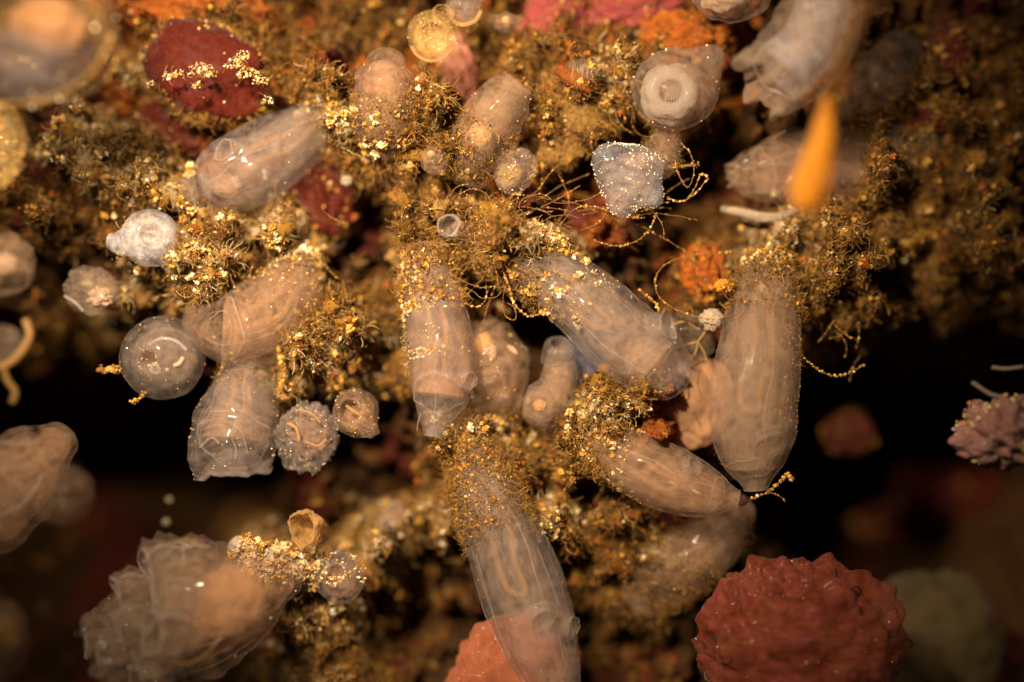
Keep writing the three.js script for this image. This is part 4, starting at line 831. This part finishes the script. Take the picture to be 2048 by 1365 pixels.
{
  const t = thing('sea_squirt', 'plump milky squirt facing us with a ringed mouth, upper right of centre', 'sea squirt', P(1352, 180, 0), SQ);
  const g = lump([1352, 178, -20], [86, 82, 76], { wob: 0.03, lobes: [[0.85, 0.75, 0.1, 0.42, 0.34], [-0.5, -0.6, 0.2, 0.05, 0.8]] });
  part('tunic', g, M.fog, t);
  const m = part('mouth', turnedBody([1342, 186, 42], 47, [-0.1, -0.06, 1], [[1.3, -0.3], [1.1, 0.16], [0.9, 0.34], [0.7, 0.38], [0.52, 0.32], [0.42, 0.12], [0.36, -0.2], [0.1, -0.4]], { wob: 0.06 }), jelly([0.56, 0.44, 0.36], 0.42), t);
  part('throat', lump([1346, 190, 44], [19, 15, 8], { turn: [0, 0, 0.3] }), jelly([0.36, 0.24, 0.17], 0.6), m);
  for (let i = 0; i < 6; i++) part('throat_bar', tube([[1332 + i * 5.4, 201, 52], [1334 + i * 5.4, 190, 54], [1338 + i * 5.4, 178, 52]], 1.1), M.rim, m);
  part('mantle', lump([1350, 184, -24], [66, 62, 56], { wob: 0.06 }), M.mantle, t);
  dust(t, g, { n: 240, kind: 'hair', s: [6, 18], mix: 'fuzz', where: (v, n) => n.x < 0.2 });
  dust(t, g, { n: 40, s: [1, 3.4], mix: 'fleck', shiny: true, jit: 0, name: 'flecks' });
}
{
  const t = thing('sea_squirt', 'clear lobed squirt speckled with white dots, below the ring-mouthed one', 'sea squirt', P(1255, 350, 10), SQ);
  const g = lump([1254, 350, 10], [62, 62, 52], { seg: 90, rows: 64, wob: 0.04, lobes: [[-0.75, 0.55, 0.45, 0.42, 0.5], [-0.2, -1, 0.4, 0.55, 0.4], [0.8, -0.75, 0.4, 0.5, 0.38], [0.95, 0.3, 0.1, 0.25, 0.45]] });
  part('tunic', g, jelly([0.52, 0.47, 0.49], 0.42, { coat: 0.8, coatRough: 0.08, sheen: 1, alpha: thickTex }), t);
  part('mantle', lump([1262, 350, 0], [44, 44, 36], { wob: 0.14 }), M.mantle, t);
  part('stomach', lump([1276, 322, 20], [24, 18, 14], { wob: 0.08 }), M.organ, t);
  for (const p of [[1204, 336, 56], [1238, 408, 54], [1300, 396, 44]]) { const s = part('siphon', turnedBody(p, 16, [(p[0] - 1254) / 90, (350 - p[1]) / 90, 1], [[1.2, -0.5], [1, 0.2], [0.86, 0.42], [0.7, 0.4], [0.58, 0], [0.4, -0.7], [0.05, -1]], { wob: 0.12, disp: (a) => 1 + 0.1 * Math.cos(a * 4 + p[0]) }), M.clear, t); }
  dust(t, g, { n: 620, s: [1.0, 2.2], mix: 'dots', shiny: true, jit: 0, where: (v, n) => n.z > -0.3, name: 'white_dots' });
}
squirt('brown speckled stalk rising from the lobed dotted squirt', [[1334, 262, -70, 22], [1330, 292, -50, 34], [1312, 326, -40, 38]], { mat: M.milky, body: { wob: 0.08 }, coat: [FLECKS(200, [1, 2.2]), { n: 300, kind: 'hair', s: [6, 16], mix: 'fuzz' }] });
{
  const t = thing('sea_squirt', 'little white tube mouth at the edge of the central thread tangle', 'sea squirt', P(898, 452, 10), SQ);
  part('tunic', turnedBody([898, 453, 6], 25, [-0.1, 0.15, 1], [[0.6, -1.8], [0.9, -0.6], [1, 0.1], [0.9, 0.36], [0.78, 0.3], [0.7, 0], [0.6, -0.9], [0.02, -1.6]], { wob: 0.08, disp: (a) => 1 + 0.05 * Math.cos(a * 3 + 2) + 0.03 * Math.cos(a * 5) }), M.rim, t);
}
{
  const t = thing('sea_squirt', 'little clear striped bulb on the turf left of the ring-mouthed squirt', 'sea squirt', P(1166, 148, -40), SQ);
  part('tunic', lump([1166, 148, -40], [36, 30, 28], { wob: 0.06 }), M.clear, t);
  for (let i = 0; i < 5; i++) part('stripe', tube([[1146 + i * 10, 160, -16], [1145 + i * 10, 148, -12], [1148 + i * 9, 134, -16]], 2), M.rimGold, t);
}
{
  const t = thing('sea_squirt', 'tiny star-tipped pale bud near the top edge right of the golden bubble', 'sea squirt', P(1010, 44, -80), SQ);
  part('tunic', lump([1012, 46, -80], [28, 18, 22], { wob: 0.1, lobes: [[-1, 0.5, 0.2, 0.4, 0.3], [1, 0.5, 0.2, 0.4, 0.3], [0, 1, 0.3, 0.3, 0.3]] }), M.milky, t); part('core', lump([1012, 40, -64], [9, 8, 7], {}), M.gut, t);
}
// ---- top right
const jelly1 = jelly([0.62, 0.34, 0.24], 0.3, { coat: 0 });
squirt('large frilled milky squirt at upper right with a toothed open end',
  [[1656, -40, 150, 80], [1640, 40, 160, 84], [1614, 92, 168, 88], [1572, 136, 172, 84], [1524, 172, 172, 72]],
  { mat: M.fog, body: { wob: 0.06, seg: 72, along: 60, end: 'cup', depth: 1.2, rag: 0.34, teeth: 6, disp: (a, v) => 1 + smooth(v, 0.7, 1) * (0.12 * Math.cos(a * 6 + 1) + 0.06 * Math.cos(a * 13)) + 0.03 * Math.cos(a * 7) },
    mantle: { t0: 0.05, t1: 0.8, k: 0.7, mat: M.lilac, end: 'cup', rim: 3, rimTilt: 0.6 } });
{
  const t = thing('sea_squirt', 'pale creamy bulb cut by the top edge, left of the frilled squirt', 'sea squirt', P(1466, -20, 60), SQ);
  part('tunic', lump([1464, -22, 60], [82, 66, 60], { wob: 0.05 }), M.fog, t); part('mantle', lump([1450, -20, 60], [56, 46, 44], { wob: 0.1 }), M.gutPale, t);
}
squirt('long dull translucent squirt lying sideways behind the orange stalk',
  [[1850, 290, -180, 34], [1780, 300, -150, 50], [1690, 320, -130, 64], [1600, 336, -120, 70], [1520, 344, -116, 58], [1462, 350, -116, 24]],
  { mat: M.milky, body: { wob: 0.1, rag: 0.5, end: 'cup', vTimes: 2 }, mantle: { t0: 0.3, t1: 0.8, k: 0.75, mat: M.mantle, end: 'cup', rim: 2 }, tubes: [{ name: 'muscle_band', p: [[1486, 340, -50], [1530, 330, -48], [1580, 326, -50]], r: 2 }, { name: 'pale_edge', p: [[1548, 276, -70], [1560, 268, -66], [1572, 262, -66]], r: 4 }],
    coat: [{ n: 500, kind: 'hair', s: [8, 20], t0: 0, t1: 0.35, mix: 'fuzz' }, { n: 300, s: [1, 5], t0: 0, t1: 0.35, mix: 'gold' }] });
squirt('dim beige upright squirt behind the orange stalk, right of the frilled one',
  [[1720, 270, -190, 50], [1742, 210, -170, 60], [1772, 150, -160, 62], [1800, 100, -165, 44]], { mat: M.fog, body: { wob: 0.08 }, coat: [{ n: 300, kind: 'hair', s: [8, 18], mix: 'fuzz', t1: 0.5 }] });
{
  const t = thing('stalked_polyp', 'blurred bright orange tip on a brown stalk hanging at upper right', 'polyp', P(1706, 40, 380));
  part('stem', sweep([[1712, 10, 330, 30], [1690, 90, 390, 26], [1664, 170, 430, 24], [1648, 230, 450, 24]], { wob: 0.14, along: 40 }).geo, jelly([0.30, 0.12, 0.02], 0.4, { coat: 0, alpha: thickTex }), t);
  const sw = sweep([[1656, 200, 446, 12], [1648, 262, 460, 22], [1636, 326, 470, 32], [1622, 374, 476, 40], [1612, 402, 478, 30]], { wob: 0.12, along: 50 });
  part('orange_tip', sw.geo, M.orangeFlesh, t);
  for (let i = 0; i < 34; i++) { const k = sw.skin(rr(0.3, 0.95), (i % 2 ? 1.57 : -1.57) + gauss() * 0.5), d = k.n.clone().addScaledVector(k.T, rr(-0.2, 0.5)).normalize(); part('tentacle', tube([k.p, k.p.clone().addScaledVector(d, 20 * S).add(new V3(0, rr(-3, 3) * S, 0)), k.p.clone().addScaledVector(d, rr(34, 64) * S).add(new V3(0, rr(-9, 9) * S, 0))], 2, { n: 10 }), jelly1, t); }
}
{
  const t = thing('worm_tube', 'thin pale curved worm tube beneath the orange stalk', 'worm tube', P(1520, 428, -100));
  part('tube', sweep([[1446, 418, -110, 7], [1480, 424, -100, 9], [1520, 434, -96, 10], [1560, 434, -96, 9], [1592, 420, -104, 7]], { wob: 0.08, end: 'cup' }).geo, M.cream, t);
}
{
  const t = thing('crusty_lump', 'pale pink crusty lump on the right edge', 'coral', P(2010, 860, 120)), g = lump([2014, 866, 120], [86, 62, 60], { wob: 0.25, freq: 2.2, fine: 0.06, lobes: [[-1, -0.4, 0.2, 0.35, 0.35]] });
  part('crust', g, new THREE.MeshPhysicalMaterial({ color: new THREE.Color().setRGB(0.42, 0.20, 0.15), roughness: 0.7, map: crustTex, bumpMap: rockBump, bumpScale: 8 * S }), t);
  dust(t, g, { n: 500, s: [2, 6], mix: 'fleck', patch: 0 });
  part('spine', tube([[1945, 765, 130], [1985, 790, 130], [2040, 800, 130]], 4), M.cream, t); part('spine', tube([[1985, 735, 120], [2010, 738, 120], [2046, 734, 120]], 4), M.cream, t);
}
// ---- reds, pinks and oranges on the rock
const crusts = [
  ['pink crust patch along the top edge right of the star-tipped bud', [1110, 60, -200], [70, 70, 40], 'pinkCrust', 'pink_crust'],
  ['small pink crust lobe under the top edge patch', [1150, 130, -190], [50, 36, 30], 'pinkCrust', 'pink_crust'],
  ['pink and orange crust at the top edge above the ring-mouthed squirt', [1270, 20, -190], [90, 44, 40], 'pinkCrust', 'pink_crust'],
  ['bright orange crust just above the ring-mouthed squirt', [1370, 72, -150], [90, 46, 40], 'orangeCrust', 'orange_crust'],
  ['orange-brown crust at the top left beside the corner squirt', [390, 20, -180], [130, 40, 50], 'orangeCrust', 'orange_crust'],
  ['rosy fleshy lobe between the golden bubble and slender milky squirt', [908, 165, -170], [42, 90, 36], 'salmon', 'red_lobe'],
  ['dark red lobe under the lilac-tinted clear squirt', [640, 385, -190], [64, 90, 44], 'redSkin', 'red_lobe'],
  ['brick red crust beneath the lilac-tinted squirt at left', [350, 250, -190], [80, 60, 30], 'redSkin', 'red_lobe'],
  ['dark red lobe behind the thread tangle', [1150, 455, -200], [80, 54, 30], 'redSkin', 'red_lobe'],
  ['orange-brown sponge knob left of the tall cloudy squirt', [1408, 545, -130], [44, 56, 40], 'orangeCrust', 'rock_sponge'],
  ['scarlet speck at the neck of the tall cloudy squirt', [1446, 572, 10], [17, 12, 10], 'orangeFlesh', 'red_speck'],
  ['dark crimson blade at upper right edge', [1900, 110, -170], [44, 60, 20], 'redSkin', 'crimson_algae'],
  ['crimson blade in the right hand turf', [1860, 240, -160], [50, 26, 20], 'redSkin', 'crimson_algae'],
  ['magenta-pink crust patch in the dark right of the tall squirt', [1700, 866, -460], [46, 40, 30], 'pinkCrust', 'pink_crust'],
  ['dark red lobed sponge in the gloom at right', [1900, 965, -1150], [110, 64, 50], 'redSkin', 'red_lobe'],
  ['dim red sponge lobe above the rust red knobbly squirt', [1790, 1050, -1150], [80, 40, 40], 'redSkin', 'red_lobe'],
  ['rosy crust seen under the spindle-shaped squirt', [1340, 1030, -150], [70, 24, 30], 'redSkin', 'red_lobe'],
  ['dull ochre sponge lump behind the longest squirt', [1110, 930, -190], [50, 46, 30], 'ochre', 'rock_sponge'],
  ['dull ochre sponge lump below the ring of threads', [900, 300, -210], [90, 80, 40], 'ochre', 'rock_sponge'],
];
for (const [label, c, r, m, name] of crusts) {
  const g = lump(c, r, { wob: 0.2, freq: 1.8, fine: name === 'red_lobe' ? 0 : 0.04, seg: 56, rows: 40 }), t = thing(name, label, name.includes('crust') ? 'crust' : name.includes('sponge') ? 'sponge' : 'red algae', P(...c));
  part('surface', g, M[m], t);
  dust(t, g, { n: 700, s: [1, 4.5], mix: 'gold', patch: -0.1 }); dust(t, g, { n: 500, kind: 'hair', s: [8, 24], mix: 'fuzz', patch: -0.2 }); dust(t, g, { n: 160, kind: 'clump', s: [4, 12], mix: 'gold', patch: 0 });
}
// the honeycomb colony
{
  const t = thing('honeycomb_bryozoan', 'brown honeycomb-celled crust left of the ring-mouthed squirt', 'bryozoan', P(1140, 250, -90));
  const sheet = lump([1138, 252, -110], [58, 84, 34], { wob: 0.14, turn: [0, 0, -0.35] });
  part('sheet', sheet, M.ochre, t);
  for (let j = -5; j <= 5; j++) for (let i = -3; i <= 3; i++) {
    const x = 1138 + i * 23 + (j & 1) * 11.5 + j * 4 + rr(-3, 3), y = 252 + j * 16 + i * 2 + rr(-3, 3), d = Math.hypot((x - 1138 - (y - 252) * -0.3) / 58, (y - 252) / 82);
    if (d > 0.95) continue;
    const z = -110 + 36 * Math.sqrt(1 - d * d), c = part('cell', lump([x, y, z], [8, 10, 5], { wob: 0.25, seg: 18, rows: 12 }), M.ochre, t);
    part('cell_wall', ringAt(P(x, y, z + 3), new V3(rr(-0.3, 0.3), rr(-0.3, 0.3), 1), rr(9, 12) * S, rr(1.2, 2.4), { sy: rr(1, 1.35), wob: 0.2 }), rnd() < 0.5 ? M.ochre : M.rimGold, c);
  }
  dust(t, sheet, { n: 700, s: [1, 4], mix: 'gold' }); dust(t, sheet, { n: 500, kind: 'hair', s: [8, 22], mix: 'fuzz' });
}
// pale beads
const beads = [['cream round bead at the left side of the tall squirt', 1424, 640, -30, 24], ['pinkish bead in the debris below the bean-shaped squirt', 600, 702, -60, 24],
  ['tiny cream bead on the dark red lobe at upper left', 693, 362, -80, 12], ['upper of two blurred white dots in the dark lower left', 338, 1000, -260, 6], ['lower of two blurred white dots in the dark lower left', 332, 1045, -250, 7], ['pale bead on the smoky slanting squirt', 1158, 656, 82, 6], ['cream bead beside the worm tube', 1560, 462, -90, 16]];
for (const [label, x, y, z, r] of beads) { const t = thing('bead', label, 'bead', P(x, y, z)); part('shell', lump([x, y, z], [r, r * 0.95, r], { wob: 0.14, freq: 2, seg: 28, rows: 20 }), M.cream, t); }

// ------------------------------------------------------------------ threads
rnd = mulberry(77);
const TH = 'thin curling threads';
function thread(label, pts, r, o = {}) {
  const t = thing('thread', label, 'thread', (pts[0].isVector3 ? pts[0] : P(...pts[0])).clone(), TH), v = pts.map((p) => p.isVector3 ? p : P(...p));
  const curve = new THREE.CatmullRomCurve3(v, false, 'centripetal');
  part('strand', tube(v, r * 0.55, { n: Math.max(24, v.length * 9), seg: 5 }), M.thread, t);
  const items = [[], [], []], L = curve.getLength() / S, n = Math.round(L * (o.beads ?? 0.16));
  for (let i = 0; i < n; i++) { const s = lerp(0.7, o.big ?? 2.6, rnd() ** 3); items[i % 3].push({ p: curve.getPoint(rnd()).addScaledVector(anyDir(), r * 1.1 * S), q: turned(anyDir()), s: [s, s, s], c: tone(MIX[rnd() < 0.9 ? 'fuzz' : 'fleck']) }); }
  items.forEach((it, i) => it.length && copies('grit', grainGeo[i], M.grain, it, t));
}
thread('looped thread curling above the central pointed squirt', [[812, 505, 0], [800, 488, 6], [798, 474, 10], [812, 468, 12], [826, 478, 8], [832, 494, 0]], 1.5);
thread('thread drooping from the pointed squirt to the tangle', [[895, 545, 10], [925, 562, 18], [960, 575, 10], [990, 572, -10]], 1.7);
thread('sagging thread in the dark gap beside the pointed squirt', [[915, 585, 14], [930, 606, 16], [955, 614, 10], [972, 598, 0], [972, 570, -14]], 1.6, { big: 4 });
thread('grit-laden thread hanging below the slanting squirt neck', [[1005, 540, 20], [1020, 580, 26], [1030, 610, 28], [1060, 634, 30], [1092, 618, 44]], 1.9, { beads: 0.7, big: 4 });
thread('brown looped thread under the slanting squirt neck', [[1015, 560, 10], [1006, 600, 4], [1012, 634, 0], [1030, 640, 4], [1030, 618, 6], [1015, 606, 6]], 1.4);
thread('straight hanging thread behind the pointed squirt', [[992, 570, -20], [978, 605, -30], [968, 640, -40], [962, 668, -60]], 2.2);
thread('round hoop of thread above the central tangle', [[920, 438, 20], [912, 412, 26], [922, 388, 30], [948, 378, 30], [974, 390, 28], [984, 414, 24], [968, 432, 20], [938, 434, 20]], 1.4);
thread('long beaded thread crossing right below the dotted squirt', [[1080, 476, -20], [1120, 450, -10], [1150, 418, 0], [1190, 414, 4], [1240, 432, 8], [1290, 436, 0]], 1.5, { beads: 0.4, big: 4 });
thread('thread sweeping up to the dotted squirt', [[1010, 440, -10], [1070, 420, -20], [1120, 396, -20], [1160, 372, -20]], 1.6);
thread('beaded thread arching right below the dotted squirt', [[1190, 482, 0], [1230, 492, 6], [1270, 484, 6], [1300, 458, 4], [1312, 430, 0]], 1.7, { beads: 0.5, big: 3.4 });
thread('thread loop hanging in the dark gap right of the dotted squirt', [[1362, 285, 0], [1382, 310, 4], [1388, 345, 6], [1376, 375, 6], [1358, 350, 4], [1350, 320, 0]], 1.4, { beads: 0.4 });
thread('gritty knotted thread end right of the dotted squirt', [[1335, 396, 10], [1362, 404, 14], [1384, 392, 16], [1404, 372, 16], [1416, 354, 14], [1402, 350, 12], [1392, 372, 14], [1378, 398, 12]], 1.5, { beads: 0.9, big: 3.6 });
thread('crusted short tube behind the dotted squirt', [[1340, 336, -20], [1370, 332, -16], [1398, 330, -16]], 5, { beads: 0.5 });
thread('long thread arching above the glassy strut squirt', [[1500, 498, -40], [1440, 506, -30], [1380, 512, -24], [1330, 530, -20], [1312, 556, -16], [1316, 590, -10], [1350, 618, 0], [1396, 634, 10], [1430, 640, 20]], 1.5, { beads: 0.35, big: 3.4 });
thread('branched grit thread at the left of the arching thread', [[1280, 580, -20], [1296, 594, -16], [1308, 604, -14], [1318, 620, -10]], 2, { beads: 0.9, big: 4.4 });
thread('dark hair-thin thread across the tall squirt neck', [[1436, 640, 20], [1470, 628, 60], [1520, 600, 40], [1580, 566, 30], [1640, 548, 0]], 0.9, { beads: 0.05 });
thread('thread trailing right from the tall squirt', [[1602, 710, 20], [1632, 736, 10], [1664, 752, 0], [1700, 746, -20], [1730, 730, -40]], 1.6, { beads: 0.6, big: 3.6 });
thread('yellow wisps at the foot of the tall squirt', [[1500, 1000, 30], [1536, 985, 30], [1560, 965, 30], [1576, 950, 30], [1586, 962, 30]], 2.2, { beads: 1, big: 5 });
thread('short wisp beside the yellow foot thread', [[1540, 986, 28], [1558, 992, 24], [1572, 1004, 20]], 1.6, { beads: 0.7 });
thread('hanging debris string beside the ragged squirt', [[556, 700, -40], [566, 740, -30], [560, 776, -26], [570, 800, -20]], 4, { beads: 1.4, big: 7 });
thread('fine hair above the tiny gold-lipped squirt', [[656, 774, 0], [672, 764, 4], [690, 766, 4], [700, 760, 0]], 0.8, { beads: 0 });
thread('twig of debris at the foot of the round pearly squirt', [[236, 740, -10], [218, 742, -14], [200, 736, -20]], 6, { beads: 1.6, big: 8 });
thread('hanging crumb string under the round pearly squirt', [[288, 785, -10], [276, 800, -14], [262, 806, -16]], 4, { beads: 1.5, big: 6 });
for (let i = 0; i < 46; i++) {                                          // the tangle at the centre
  const x = 1000 + gauss() * 62, y = 470 + gauss() * 34, pts = [];
  let a = rr(0, 6.28), px = x, py = y, z = rr(-30, 34), turn = rr(-0.6, 0.6), step = rr(10, 20);
  for (let k = 0; k < 9; k++) { pts.push([px, py, z]); a += turn + gauss() * 0.3; px += Math.cos(a) * step; py += Math.sin(a) * step * 0.8; z += gauss() * 6; }
  thread('fine golden-brown thread looping in the central tangle', pts, rr(0.9, 1.5), { beads: 0.12 });
}
for (let i = 0; i < 22; i++) {
  const x = rr(960, 1300), y = rr(400, 470), pts = [];
  let a = rr(-0.9, 0.5), px = x, py = y, z = rr(-60, 10), turn = rr(-0.25, 0.25);
  for (let k = 0; k < 8; k++) { pts.push([px, py, z]); a += turn + gauss() * 0.12; px += Math.cos(a) * 19; py += Math.sin(a) * 14; z += gauss() * 6; }
  thread('long loose brown thread straying right from the central tangle', pts, rr(0.8, 1.4), { beads: 0.18 });
}
for (let i = 0; i < 16; i++) {
  const x = 1230 + gauss() * 30, y = rr(180, 270), pts = [];
  let a = rr(0, 6.28), px = x, py = y, z = rr(-80, -20), turn = rr(-0.5, 0.5);
  for (let k = 0; k < 7; k++) { pts.push([px, py, z]); a += turn; px += Math.cos(a) * 13; py += Math.sin(a) * 13; z += gauss() * 5; }
  thread('fine thread in the turf between honeycomb crust and ring-mouthed squirt', pts, rr(0.9, 1.4), { beads: 0.15 });
}
for (let i = 0; i < 9; i++) {
  const x = rr(1600, 1740), y = rr(520, 720), pts = [];
  let a = rr(0, 6.28), px = x, py = y, z = rr(-110, -20), turn = rr(-0.3, 0.3);
  for (let k = 0; k < 7; k++) { pts.push([px, py, z]); a += turn; px += Math.cos(a) * 9; py += Math.sin(a) * 9; z += gauss() * 6; }
  thread('fine dull thread in the turf right of the tall squirt', pts, rr(0.8, 1.2), { beads: 0.3 });
}
for (let i = 0; i < 20; i++) {
  const x = 480 + gauss() * 120, y = 520 + gauss() * 70, pts = [];
  let a = rr(0, 6.28), px = x, py = y, z = rr(-90, -10), turn = rr(-0.6, 0.6);
  for (let k = 0; k < 6; k++) { pts.push([px, py, z]); a += turn; px += Math.cos(a) * 12; py += Math.sin(a) * 12; z += gauss() * 5; }
  thread('curly thread in the bright debris heap at left', pts, rr(1, 1.7), { beads: 0.25 });
}

renderer.render(scene, camera);
